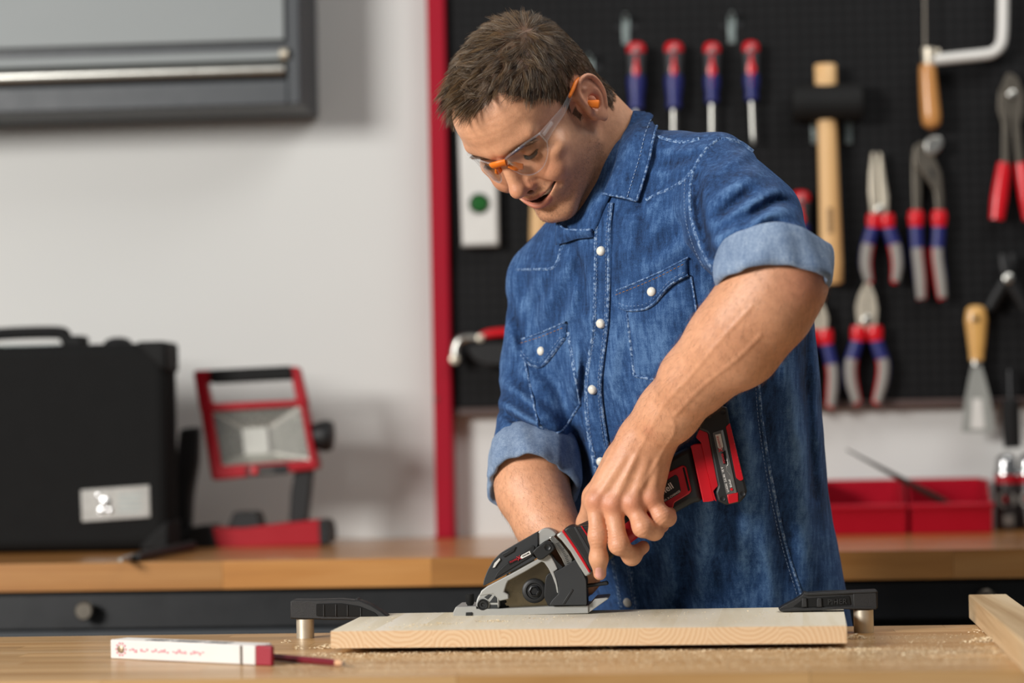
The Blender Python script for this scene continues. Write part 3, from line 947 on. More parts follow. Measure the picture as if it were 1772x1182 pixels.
pine_end = endgrain('pine_end_grain')
ZO0, ZO1 = ZT + .0065, ZT + .0256      # underside and top of the board
bl = [at(572, 1092.5, Z=ZO1), at(1465, 1083, Z=ZO1), at(1459, 1049.5, Z=ZO1), at(634, 1062, Z=ZO1)]
board = empty('pine_board', ((bl[0].x + bl[1].x) / 2, 2.8, ZO0), 'pale pine board clamped to the table under the saw', 'board')
nst = 12
fr0, fr1, bk0, bk1 = bl[0], bl[1], bl[3], bl[2]
for k in range(nst):
    a, b = k / nst, (k + 1) / nst
    p = [fr0.lerp(fr1, a), fr0.lerp(fr1, b), bk0.lerp(bk1, b), bk0.lerp(bk1, a)]
    e = (fr1 - fr0).normalized() * .00002
    p = [p[0] + e, p[1] - e, p[2] - e, p[3] + e]
    o = extrude('strip', p, (0, 0, ZO0 - ZO1), pine, board)
    o.data.materials.append(pine_end)
    for poly in o.data.polygons:
        if abs(poly.normal.y) > .7 or abs(poly.normal.x) > .7: poly.material_index = 1
knot = mat('pine_knot', '#8a5a34', .7, var=.3, scale=300)
for (qx, qw) in ((1367, 5), (1443, 3.5)):
    outline('knot', [(qx - qw, 1085.5), (qx + qw * .4, 1085.5), (qx + qw, 1095), (qx + qw * .8, 1108.5), (qx - qw * .3, 1108.5), (qx - qw * .6, 1096)], 2.7, .003, knot, board, 0)
for nm, xx in (('left', bl[0].x + .10), ('right', bl[1].x - .10)):
    o = box('packing_strip', (xx - .03, 2.76, ZT), (xx + .03, 2.95, ZO0), M['black_soft'])
    tag(o, 'thin dark packing strip under the %s end of the pine board' % nm, 'strip', 'packing strips under the board')
    base_origin(o)

# beam at the right, running toward the camera
BH = .030
zt_ = ZT + BH
A, B = at(1676, 1029, Z=zt_), at(1742, 1028, Z=zt_)
dirv = (at(1772, 1112, Z=zt_) - A).normalized()
rl = (A.y - 2.40) / -dirv.y
prof = [A, B, B + dirv * rl, A + dirv * rl]
beam = empty('wooden_beam', A.lerp(B, .5) + dirv * rl / 2 - Vector((0, 0, BH)), 'squared rough wooden beam lying across the table at the right edge', 'beam')
o = extrude('timber', prof, (0, 0, -BH), wood('beam_pine', '#d2b68e', '#a98659', '#dfc8a4', 'Y', 130, .75, tint=.02, bmp=.5), beam, .0015)


# ------------------------------------------------------------------ clamps on the board
def clamp(side, label):
    blk = mat('cast_iron_black', '#19191a', .5, 0.0, var=.2, scale=200, bmp=.5, bscale=1600)
    if side == 'L':
        Yc = at(625, 1066, Z=ZO1).y - .012
        t = empty('bar_clamp', at(528, 1095, Y=Yc), label, 'clamp', 'clamps holding the board')
        body = [(502, 1040), (508, 1038), (545, 1038), (590, 1037), (612, 1039), (622, 1039), (640, 1046), (660, 1058), (675, 1070), (672, 1073.5), (640, 1073.5), (622, 1073), (560, 1073), (545, 1072), (502, 1071)]
        jaw = outline('jaw', body, Yc, .024, blk, t, .002, 2)
        outline('web', bez_round([(547, 1045), (590, 1044), (622, 1049), (648, 1060), (655, 1067), (560, 1067), (547, 1066)], 3), Yc - .0012, .003, M['black_soft'], jaw, .0006)
        for xx, y0 in ((560, 1046), (581, 1046), (601, 1047), (624, 1052)):
            outline('rib', [(xx - 1, y0), (xx + 1.2, y0), (xx + 1.2, 1067), (xx - 1, 1067)], Yc - .0022, .002, blk, jaw, .0004)
        lathe('boss', [(0, .0022), (.02, .0022)], at(617, 1039, Y=Yc + .002), (0, 1, 0), blk, jaw, 10)
        c = at(528, 1071, Y=Yc + .012)
        lathe('bar', [(0, .0108), (c.z - ZT + .03, .0108)], c, (0, 0, -1), M['steel_satin'], t, 20)
    else:
        Yc = at(1400, 1058, Z=ZO1).y - .012
        t = empty('bar_clamp', at(1495, 1082, Y=Yc), label, 'clamp', 'clamps holding the board')
        body = [(1348, 1053), (1358, 1047), (1376, 1038), (1388, 1030), (1392, 1024), (1398, 1026), (1430, 1024), (1470, 1023), (1516, 1021), (1519, 1023), (1519, 1052), (1515, 1055), (1470, 1055), (1458, 1054), (1400, 1057), (1352, 1059), (1348, 1056)]
        jaw = outline('jaw', body, Yc, .024, blk, t, .002, 2)
        outline('web', bez_round([(1372, 1050), (1392, 1036), (1470, 1031), (1473, 1047), (1400, 1051)], 3), Yc - .001, .003, M['black_soft'], jaw, .0006)
        for xx in (1392, 1418):
            outline('rib', [(xx - 4, 1035), (xx + 4, 1035), (xx + 5, 1051), (xx - 5, 1051)], Yc - .003, .003, blk, jaw, .001)
        outline('flange', [(1389, 1027), (1398, 1026), (1470, 1023.5), (1517, 1021.5), (1518, 1026), (1470, 1028), (1396, 1031)], Yc - .0025, .004, blk, jaw, .0008)
        outline('flange', [(1350, 1056), (1372, 1052), (1400, 1052), (1474, 1049.5), (1517, 1050), (1517, 1055), (1458, 1054.5), (1400, 1057.5), (1353, 1059)], Yc - .0025, .004, blk, jaw, .0008)
        outline('end_block', bez_round([(1476, 1027), (1517, 1025), (1518, 1052), (1477, 1052)], 2), Yc - .002, .004, blk, jaw, .001)
        text('casting_text', 'PIHER', at(1432, 1046, Y=Yc - .0012), (1, 0, .02), (0, 0, 1), .0062, blk, jaw, .0006, bold=.01)
        c = at(1494, 1055, Y=Yc + .012)
        lathe('bar', [(0, .0118), (c.z - ZT + .03, .0118)], c, (0, 0, -1), M['steel_satin'], t, 20)
    return t


clamp('L', 'black ribbed bar clamp holding the left end of the board')
clamp('R', 'black cast bar clamp with raised letters holding the right end of the board')

# ------------------------------------------------------------------ folding rule and pencil
zr = ZT + .0002
a, b = at(191, 1140, Z=zr), at(470, 1153, Z=zr)
ux = (b - a).normalized(); uy = Vector((-ux.y, ux.x, 0)); H = .0215
a2 = at(222, 1112, Z=zr + H)
wdt = .030
rule = empty('folding_rule', a, 'white folding rule with red end lying on the table', 'folding rule')
wm = mat('rule_white', '#d6d2cd', .5, var=.05)
Lr = (b - a).length
nleaf = 5
for k in range(nleaf):
    y0 = wdt * k / nleaf
    p0 = a + uy * y0
    o = extrude('leaf', [p0, p0 + ux * (Lr - .022), p0 + ux * (Lr - .022) + uy * (wdt / nleaf - .0006), p0 + uy * (wdt / nleaf - .0006)], (0, 0, H), wm, rule, .0015)
    c = p0 + ux * (Lr - .022)
    if k == 0: extrude('red_end', [c, c + ux * .022, c + ux * .022 + uy * (wdt / nleaf - .0006), c + uy * (wdt / nleaf - .0006)], (0, 0, H), mat('rule_red', '#8f1228', .5), rule, .0015)
pr = mat('rule_print_red', '#d6979e', .6)
fz = a - uy * .0004
lathe('hinge', [(0, .0042), (.001, .0042), (.0016, .003)], fz + ux * .016 + Vector((0, 0, H * .52)), -uy, mat('hinge_brass', '#a08c72', .4, .6), rule, 16)
for k in range(10):
    an = 2 * math.pi * k / 10
    c = fz + ux * (.016 + .0068 * math.cos(an)) + Vector((0, 0, H * .52 + .0068 * math.sin(an)))
    obox('print', c, ux * (.0012), uy * .0003, Vector((0, 0, .0012)), pr, rule)
for k in range(26):                                   # scale print, too faint to read
    if k in (3, 7, 14, 20): continue
    c = fz + ux * (.029 + k * .0042) + Vector((0, 0, H * (.50 + .05 * math.sin(k * 2.3))))
    obox('print', c, ux * (.0012 + .0004 * (k % 3)), uy * .0003, Vector((0, 0, .0007 + .0011 * ((k * 7) % 5) / 4)), pr, rule)
obox('clip', fz + ux * (Lr - .041) + Vector((0, 0, H * .5)), ux * .0013, uy * .0006, Vector((0, 0, H * .46)), mat('clip_grey', '#5d5148', .5), rule)
pdk = mat('print_dark', '#4a4a50', .6)
for k in range(15):                                   # dark lettering on top, seen edge-on
    if k in (4, 10): continue
    c = a + ux * (.050 + k * .0078) + uy * (.011 + .001 * (k % 2)) + Vector((0, 0, H + .0001))
    obox('top_print', c, ux * (.0018 + .0008 * (k % 3)), uy * .0055 + ux * .0022, Vector((0, 0, .0002)), pdk, rule)

pa, pb_ = at(462, 1136, Z=ZT + .0045), at(584, 1147, Z=ZT + .0045)
tip = at(597, 1149, Z=ZT + .0045)
pen = empty('pencil', pa - Vector((0, 0, .0045)), 'dark red pencil pointing right beside the folding rule', 'pencil')
tube('shaft', [pa, pb_], .0040, mat('pencil_lacquer', '#6e1224', .35, coat=.4), pen, 6, auto=20)
m_ = pb_.lerp(tip, .72)
tube('sharpened_wood', [pb_, m_], [.0040, .0016], mat('pencil_wood', '#cfa27c', .7), pen, 12)
tube('lead', [m_, tip], [.0016, .0004], mat('graphite', '#4a4a4c', .4), pen, 10)

# ------------------------------------------------------------------ sawdust: nobody could count it
dust_m = mat('sawdust', '#ecd9b6', .9, var=.12, scale=300)
V, Fc = [], []
r2 = np.random.default_rng(5)


def flake(p, s):
    b = len(V)
    q = r2.normal(size=(4, 3)); q /= np.linalg.norm(q, axis=1)[:, None]
    q = q * s * r2.uniform(.5, 1.0, (4, 1)) * np.array((1.3, 1.3, .45))
    q[:, 2] -= q[:, 2].min()
    for k in q: V.append((p[0] + k[0], p[1] + k[1], p[2] + k[2]))
    Fc.extend([(b, b + 1, b + 2), (b, b + 2, b + 3), (b, b + 3, b + 1), (b + 1, b + 3, b + 2)])


def scatter(n, x0, x1, y0, y1, s, z=ZT, pw=1.0):
    for _ in range(n):
        flake((r2.uniform(x0, x1), y0 + (y1 - y0) * r2.uniform(0, 1) ** pw, z), s * r2.uniform(.4, 1.2))


def heap(px, py, n, spread, s, z=ZT, hgt=.006):
    c = at(px, py, Z=z)
    for _ in range(n):
        g = r2.normal(size=2) * spread
        flake((c.x + g[0], c.y + g[1] * .7, z + max(0, hgt * (1 - np.hypot(*g) / (2 * spread))) * r2.uniform(0, 1)), s * r2.uniform(.5, 1.2))


X0, X1 = bl[0].x, bl[1].x
scatter(16000, X0 - .03, X1 + .25, 2.47, 2.70, .0011, pw=.8)
scatter(2600, X0 - .02, X1 + .03, 2.655, 2.712, .0018, pw=.6)
scatter(1500, X1 + .01, X1 + .18, 2.5, 2.86, .0010)
scatter(700, X0 + .02, X1 - .05, 2.73, 2.92, .0011, z=ZO1)
for px, py, n, sp, s in ((497, 1112, 20, .003, .0022), (514, 1124, 26, .0035, .0024), (567, 1122, 90, .008, .003), (628, 1122, 40, .006, .0026), (690, 1123, 60, .012, .0024),
                         (775, 1120, 130, .010, .003), (800, 1124, 120, .02, .0025), (1045, 1122, 60, .009, .0026), (1380, 1116, 90, .016, .0026), (1480, 1106, 110, .008, .0028),
                         (1690, 1094, 24, .004, .0024), (1706, 1110, 150, .012, .0028), (1722, 1132, 16, .003, .003), (1600, 1135, 160, .03, .0022), (1500, 1130, 120, .03, .002),
                         (480, 1140, 30, .015, .0018), (530, 1146, 40, .02, .0018), (1720, 1112, 120, .018, .0022)):
    heap(px, py, n, sp, s)
for px, py, n, sp, s in ((730, 1083, 60, .012, .0016), (760, 1080, 60, .012, .0016), (850, 1076, 80, .010, .0018), (690, 1087, 30, .01, .0016), (950, 1070, 30, .012, .0016)):
    heap(px, py, n, sp, s, ZO1, .002)
tag(mesh_obj('sawdust', V, Fc, dust_m, recalc=False), 'pale sawdust and shavings scattered over table and board', 'sawdust', kind='stuff')


# ------------------------------------------------------------------ cordless mini circular saw
YS = 2.900                                   # face of the blade housing
alu = M['alu_grey']
sgrey = mat('saw_dark_grey', '#2a2c2e', .5, var=.08, bmp=.1, bscale=900)
sblack = mat('saw_black', '#161718', .5, var=.1, bmp=.12, bscale=1100)
sred = mat('saw_red', '#b50d1c', .34, var=.05, bmp=.04, bscale=900)
saw = empty('circular_saw', at(920, 1064, Y=YS + .02), 'black, red and grey cordless mini circular saw resting on the pine board', 'circular saw')


def k4(pts): return [(780 + a * .1919, 880 + b * .1919) for a, b in pts]


def k5(pts): return [(980 + a * .2876, 680 + b * .2876) for a, b in pts]


def k1(pts): return [(1090 + a * .1522, 720 + b * .1522) for a, b in pts]


# foot
foot = outline('base_plate', k4([(22, 935), (45, 888), (120, 886), (230, 882), (232, 905), (440, 905), (875, 884), (1240, 874), (1240, 945), (60, 978), (22, 968)]), YS - .004, .075, alu, saw, .0006)
outline('base_tail', k4([(1238, 945), (1236, 880), (1268, 848), (1300, 815), (1405, 806), (1424, 812), (1300, 900)]), YS - .002, .071, alu, foot, .0006)
outline('base_tab', k4([(135, 938), (195, 936), (195, 968), (135, 970)]), YS - .0055, .006, sblack, foot, .0006)
c = at(*k4([(175, 870)])[0], Y=YS + .012)
lathe('thumb_screw', [(-.004, .0035), (0, .0035), (.002, .0050), (.0125, .0050), (.0135, .004)], c, (0, 0, 1), M['black_soft'], saw, 14)
# pivot housing
piv = outline('pivot_housing', bez_round(k4([(230, 908), (228, 830), (262, 762), (330, 748), (400, 758), (436, 800), (440, 906)]), 6), YS - .001, .03, alu, saw, .0015)
pc_ = at(*k4([(290, 866)])[0], Y=YS - .001)
lathe('pivot_bolt', [(0, .0068), (.003, .0068), (.0036, .0058), (.0022, .0045), (.0022, .0025), (.001, .0012)], pc_, (0, -1, 0), sblack, piv, 24)
outline('housing_recess', k4([(345, 850), (395, 785), (415, 800), (420, 850)]), YS - .0014, .002, sgrey, piv, .0003)
outline('housing_recess', k4([(300, 800), (340, 775), (375, 778), (335, 822)]), YS - .0014, .002, sgrey, piv, .0003)
outline('housing_recess', k4([(352, 868), (420, 868), (422, 900), (348, 900)]), YS - .0014, .002, sgrey, piv, .0003)
# blade
bc = at(*k4([(755, 742)])[0], Y=YS + .010)
blade_m = mat('blade_steel', '#857a64', .27, 1.0, var=.1, scale=30)
nT, rb = 32, .039
pts = []
for k in range(nT):
    for f_, rr in ((0, rb), (.45, rb * .985), (.5, rb * .93), (.9, rb * .925)):
        an = 2 * math.pi * (k + f_) / nT
        pts.append(bc + Vector((math.cos(an) * rr, 0, math.sin(an) * rr)))
blade = extrude('blade', pts, (0, .0014, 0), blade_m, saw)
lathe('flange', [(0, .0148), (.004, .0146), (.0055, .0128), (.0055, .0098), (.004, .0090)], bc, (0, -1, 0), sblack, blade, 32)
lathe('blade_bolt', [(.003, .0075), (.0075, .0072), (.0082, .0055), (.0062, .0042), (.0062, .001)], bc, (0, -1, 0), M['black_steel'], blade, 6)
# dark inner housing behind the blade
outline('inner_housing', k4([(300, 900), (330, 780), (500, 640), (800, 470), (900, 480), (985, 600), (985, 890), (520, 905)]), YS + .014, .035, sblack, saw, .002)
outline('blade_shield', bez_round(k4([(850, 650), (862, 600), (930, 560), (985, 640), (985, 880), (880, 885), (840, 800)]), 5), YS + .003, .004, sblack, saw, .0008)
# aluminium guard arm framing the window
outline('guard_arm', k4([(255, 790), (275, 742), (330, 700), (560, 580), (790, 452), (830, 462), (868, 500), (820, 480), (690, 560), (515, 655), (500, 690), (480, 752), (520, 775), (522, 818), (440, 835), (380, 770)]), YS - .002, .02, alu, saw, .0012)
arc_o = spline([np.array((a, b, 0.)) for a, b in [(800, 455), (870, 405), (940, 470), (972, 540), (985, 560)]], 5)[:, :2]
outline('guard_arc', k4([(800, 455), (842, 428), (880, 408), (905, 430), (940, 490), (968, 548), (930, 572), (955, 640), (972, 720), (974, 768), (958, 762), (945, 690), (915, 610), (880, 540), (835, 478)]), YS - .003, .02, alu, saw, .0012)
# shroud over the blade
shr = outline('shroud', bez_round(k4([(288, 702), (300, 640), (330, 560), (380, 470), (450, 400), (570, 330), (786, 206), (788, 330), (740, 430), (780, 446), (540, 575), (385, 655)]), 4), YS + .002, .056, sgrey, saw, .004, 3)
outline('shroud_panel', bez_round(k4([(388, 640), (420, 575), (500, 500), (740, 330), (760, 345), (735, 425), (540, 545)]), 4), YS + .0005, .004, sblack, shr, .0012)
outline('shroud_mark', k4([(378, 535), (395, 492), (440, 446), (448, 462), (412, 510), (398, 532)]), YS - .0002, .003, M['white_paint'], shr, .0003)  # small white strip on the shroud
outline('shroud_step', k4([(460, 412), (590, 345), (570, 388), (480, 440)]), YS + .0003, .003, sblack, shr, .0006)
q_ = k4([(516, 480), (712, 382), (724, 412), (530, 512)])
lab = outline('maker_label', q_, YS + .0000, .0012, M['black_soft'], shr, .0002)
wq = k4([(640, 420), (712, 382), (724, 412), (640, 455), (626, 440)])
outline('label_white', wq, YS - .0004, .0008, mat('label_white', '#e3e0da', .5), shr, .0001)
ang_r = (at(*q_[1], Y=YS) - at(*q_[0], Y=YS)).normalized()
ang_u = Vector((-ang_r.z, 0, ang_r.x))
txr = mat('print_red', '#b3202c', .5)
text('label_text', 'POWER', at(*k4([(536, 494)])[0], Y=YS - .0003), ang_r, ang_u, .0021, txr, shr, bold=.012)
text('label_text', 'X', at(*k4([(606, 470)])[0], Y=YS - .0006), ang_r, ang_u, .0050, txr, shr, bold=.02)
text('label_text', 'CHANGE', at(*k4([(646, 438)])[0], Y=YS - .0006), ang_r, ang_u, .0016, M['black_soft'], shr, bold=.012)
# dome, lock block and depth scale
outline('motor_dome', bez_round(k4([(786, 208), (830, 182), (880, 178), (925, 200), (955, 232), (925, 262), (850, 300), (790, 345)]), 6), YS + .004, .05, alu, saw, .005, 3)
blk = outline('depth_lock', bez_round(k4([(735, 392), (765, 358), (850, 292), (895, 298), (930, 340), (938, 368), (905, 400), (832, 458), (790, 466)]), 3), YS - .009, .014, sblack, saw, .0012)
lathe('lock_screw', [(0, .0042), (.0012, .0042), (.0004, .003), (.0004, .0008)], at(*k4([(872, 350)])[0], Y=YS - .009), (0, -1, 0), M['black_steel'], blk, 6)
sc_o = [(885, 262), (922, 246), (985, 305), (1050, 390), (1096, 462), (1094, 492), (1030, 522), (1000, 455), (935, 345)]
scal = outline('depth_scale', k4(sc_o), YS - .001, .012, M['steel'], saw, .0008)
for k in range(15):
    t = k / 14
    a = np.array((948, 318)) * (1 - t) ** 2 + 2 * t * (1 - t) * np.array((1010, 385)) + t * t * np.array((1050, 495))
    ln_ = 24 if k % 5 else 36
    d_ = np.array((.92, -.28)) * ln_
    n_ = np.array((.3, .95)) * 2.4
    outline('scale_tick', k4([a - n_, a + d_ - n_, a + d_ + n_, a + n_]), YS - .0013, .0008, M['black_soft'], scal, 0)
outline('scale_slot', k4([(880, 430), (905, 405), (950, 470), (1010, 525), (1000, 545), (968, 550), (940, 490)]), YS - .0018, .004, sblack, saw, .0004)
# dust box
dust = outline('dust_box', bez_round(k4([(932, 574), (1000, 540), (1128, 458), (1150, 500), (1200, 600), (1222, 650), (1228, 872), (888, 874), (912, 830), (972, 770), (974, 720), (958, 640)]), 3), YS - .010, .045, sgrey, saw, .002)
outline('dust_box_flute', k4([(1000, 865), (1090, 725), (1110, 735), (1030, 865)]), YS - .0106, .003, sblack, dust, .0006)
outline('depth_lever', bez_round(k4([(1180, 688), (1300, 676), (1412, 655), (1424, 690), (1300, 705), (1182, 722)]), 3), YS + .002, .014, sblack, saw, .0012)
# neck and motor body
outline('gear_collar', k4([(948, 240), (1002, 204), (1040, 238), (1120, 345), (1200, 470), (1268, 588), (1216, 616), (1150, 510), (1080, 390), (1000, 290)]), YS - .012, .062, alu, saw, .002)
outline('red_piping', k4([(1000, 205), (1016, 190), (1060, 240), (1140, 355), (1215, 480), (1262, 568), (1248, 582), (1190, 490), (1110, 365), (1040, 262)]), YS - .0135, .064, sred, saw, .001)
outline('motor_body', bez_round(k4([(1012, 192), (1060, 158), (1150, 165), (1252, 150), (1400, 130), (1560, 180), (1560, 330), (1440, 460), (1360, 560), (1262, 570), (1200, 470), (1100, 320)]), 5), YS - .0145, .062, sblack, saw, .006, 3)
outline('body_flute', k4([(1110, 168), (1130, 162), (1320, 480), (1330, 540), (1300, 540), (1200, 340)]), YS - .0151, .003, sgrey, saw, .0006)
outline('red_line', k4([(1172, 160), (1184, 158), (1240, 240), (1300, 250), (1300, 262), (1232, 254)]), YS - .0153, .003, sred, saw, .0003)
# handle: a rounded grip running up to the battery
hax = [w3(1012, 945, 2.922), w3(1060, 915, 2.922), w3(1110, 880, 2.924), w3(1160, 846, 2.925), w3(1196, 822, 2.925)]
grip = tube('grip', spline([np.array(p) for p in hax], 5), np.interp(np.linspace(0, 1, 21), [0, .3, .7, 1], [.026, .0245, .026, .033]), sblack, saw, 24, .82)
low = [w3(1020, 958, 2.917), w3(1060, 934, 2.915), w3(1110, 898, 2.915), w3(1150, 872, 2.916)]
tube('trigger', spline([np.array(p) for p in low], 5), [.016] * 16, sred, saw, 18, .9)
YG = YS - .006
outline('grip_flare', k1([(330, 560), (440, 472), (560, 400), (700, 330), (740, 500), (835, 975), (720, 988), (620, 1045), (500, 1110), (420, 1150), (330, 1180)]), YG, .046, sblack, saw, .008, 3)
outline('red_panel', bez_round(k1([(300, 720), (440, 636), (600, 556), (640, 575), (702, 848), (676, 885), (505, 985), (478, 1090), (420, 1150), (340, 1150)]), 3), YG - .0016, .004, sred, saw, .0012)
outline('panel_window', bez_round(k1([(300, 800), (440, 716), (520, 664), (548, 690), (582, 852), (560, 884), (400, 978), (300, 1010)]), 2.5), YG - .0022, .004, sblack, saw, .0006)
outline('panel_slot', bez_round(k1([(598, 588), (618, 580), (684, 842), (662, 856)]), 1), YG - .0022, .003, M['black_soft'], saw, .0003)
r_ = (at(*k1([(520, 800)])[0], Y=YG) - at(*k1([(400, 876)])[0], Y=YG)).normalized()
u_ = Vector((-r_.z, 0, r_.x))
wtx = mat('print_white', '#e6e3de', .5)
text('maker_text', 'Einhell', at(*k1([(268, 962)])[0], Y=YG - .0024), r_, u_, .0078, wtx, saw, bold=.015)
text('series_text', 'POWER X-CHANGE', at(*k1([(330, 1015)])[0], Y=YG - .0024), r_, u_, .0024, wtx, saw, bold=.01)
for a in ((422, 1110), (470, 1070)):
    lathe('panel_screw', [(0, .0022), (.0008, .0022), (.0003, .0012)], at(*k1([a])[0], Y=YG - .0016), (0, -1, 0), M['black_steel'], saw, 12)
outline('battery_collar', bez_round(k1([(690, 338), (735, 318), (818, 312), (962, 962), (900, 976), (832, 980)]), 2), YG - .006, .056, sred, saw, .004, 3)
bat = outline('battery', bez_round(k5([(788, 200), (832, 128), (862, 88), (905, 70), (968, 84), (984, 178), (1088, 590), (1078, 622), (1044, 660), (962, 676), (912, 652), (898, 600), (912, 560), (905, 530), (850, 240), (800, 222)]), 3), YS - .020, .062, sblack, saw, .005, 3)
outline('battery_rail', bez_round(k5([(780, 268), (802, 216), (850, 238), (906, 530), (912, 560), (884, 590), (905, 655), (888, 640), (812, 300)]), 2), YS - .0165, .058, sred, bat, .002)
outline('battery_panel', bez_round(k5([(960, 204), (984, 180), (1066, 520), (1048, 530), (1022, 512)]), 2), YS - .0215, .04, sred, bat, .001)
outline('battery_foot', k5([(966, 612), (1034, 598), (1036, 655), (978, 668)]), YS - .0212, .02, sred, bat, .001)
lq = k5([(880, 240), (942, 220), (1026, 600), (964, 612)])
outline('battery_label', bez_round(lq, 2), YS - .0208, .003, mat('battery_label_grey', '#6f6e6c', .35, .5, var=.2, scale=60), bat, .0003)
outline('label_stripe', k5([(930, 228), (943, 222), (1026, 600), (1014, 602), (990, 500), (965, 470), (962, 440), (972, 430)]), YS - .0211, .002, M['steel'], bat, .0002)
outline('label_white', k5([(896, 252), (928, 246), (944, 322), (934, 345), (912, 328)]), YS - .0214, .002, mat('label_white_2', '#e3e0da', .5), bat, .0001)
outline('label_black', k5([(934, 362), (958, 344), (968, 424), (946, 430)]), YS - .0214, .002, M['black_soft'], bat, .0001)
rv = (at(*k5([(905, 256)])[0], Y=YS) - at(*k5([(922, 325)])[0], Y=YS)).normalized()
uv = Vector((-rv.z, 0, rv.x))
text('label_text', 'CHANGE', at(*k5([(931, 326)])[0], Y=YS - .0236), rv, uv, .0023, txr, bat, bold=.02)
text('label_text', 'POWER', at(*k5([(957, 422)])[0], Y=YS - .0236), rv, uv, .0024, txr, bat, bold=.02)
text('label_text', 'X', at(*k5([(942, 352)])[0], Y=YS - .0238), rv, uv, .0048, txr, bat, bold=.03)
text('label_text', 'LI-ION  2,6 Ah  18 V', at(*k5([(980, 596)])[0], Y=YS - .0214), rv, uv, .0025, wtx, bat, bold=.01)
text('label_text', 'Einhell', at(*k5([(998, 566)])[0], Y=YS - .0214), rv, uv, .0025, wtx, bat, bold=.01)
lathe('label_dot', [(0, .0016), (.0006, .0016)], at(*k5([(994, 580)])[0], Y=YS - .0212), (0, -1, 0), M['red_grip'], bat, 12)
for a in ((945, 115), (848, 126), (940, 636), (1060, 606)):
    lathe('battery_screw', [(0, .0030), (.0006, .0030), (.0002, .002)], at(*k5([a])[0], Y=YS - .0202), (0, -1, 0), M['black_steel'], bat, 14)
for k in range(7):
    t = k / 6
    a = (992 + 58 * t, 225 + 245 * t)
    lathe('grip_dimple', [(0, .0009), (.0006, .0006)], at(*k5([a])[0], Y=YS - .0214), (0, -1, 0), M['red_grip'], bat, 8)


# ------------------------------------------------------------------ implicit modelling (camera-aligned metres: x right, y up, z toward the camera)
def cs(px, py, d):
    return np.array(((px - 886) / F * d, -(py - 591) / F * d, -d), np.float32)


def f32(x): return np.asarray(x, np.float32)


def rcone(p, a, b, r1, r2):
    a, b = f32(a), f32(b)
    ba = b - a
    pa = p - a
    h = np.clip(pa @ ba / float(ba @ ba), 0, 1)
    q = pa - h[:, None] * ba
    return np.sqrt((q * q).sum(1)) - (r1 + (r2 - r1) * h)


def sph(p, c, r):
    q = p - f32(c)
    return np.sqrt((q * q).sum(1)) - r


def ell(p, c, r, R=None):
    q = p - f32(c)
    if R is not None: q = q @ f32(R)
    r = f32(r)
    q = q / r
    k0 = np.sqrt((q * q).sum(1)) + 1e-9
    q = q / r
    k1 = np.sqrt((q * q).sum(1)) + 1e-9
    return k0 * (k0 - 1) / k1


def smin(a, b, k):
    h = np.clip(.5 + .5 * (b - a) / k, 0, 1)
    return b + (a - b) * h - k * h * (1 - h)


def smax(a, b, k): return -smin(-a, -b, k)


def chain(p, pts, rad, k=0.0):
    d = None
    for i in range(len(pts) - 1):
        e = rcone(p, pts[i], pts[i + 1], rad[i], rad[i + 1])
        d = e if d is None else (np.minimum(d, e) if k == 0 else smin(d, e, k))
    return d


POOL = ThreadPoolExecutor(4)


def peval(fn, P):
    parts = np.array_split(P, max(1, len(P) // 60000))
    return np.concatenate(list(POOL.map(fn, parts)))


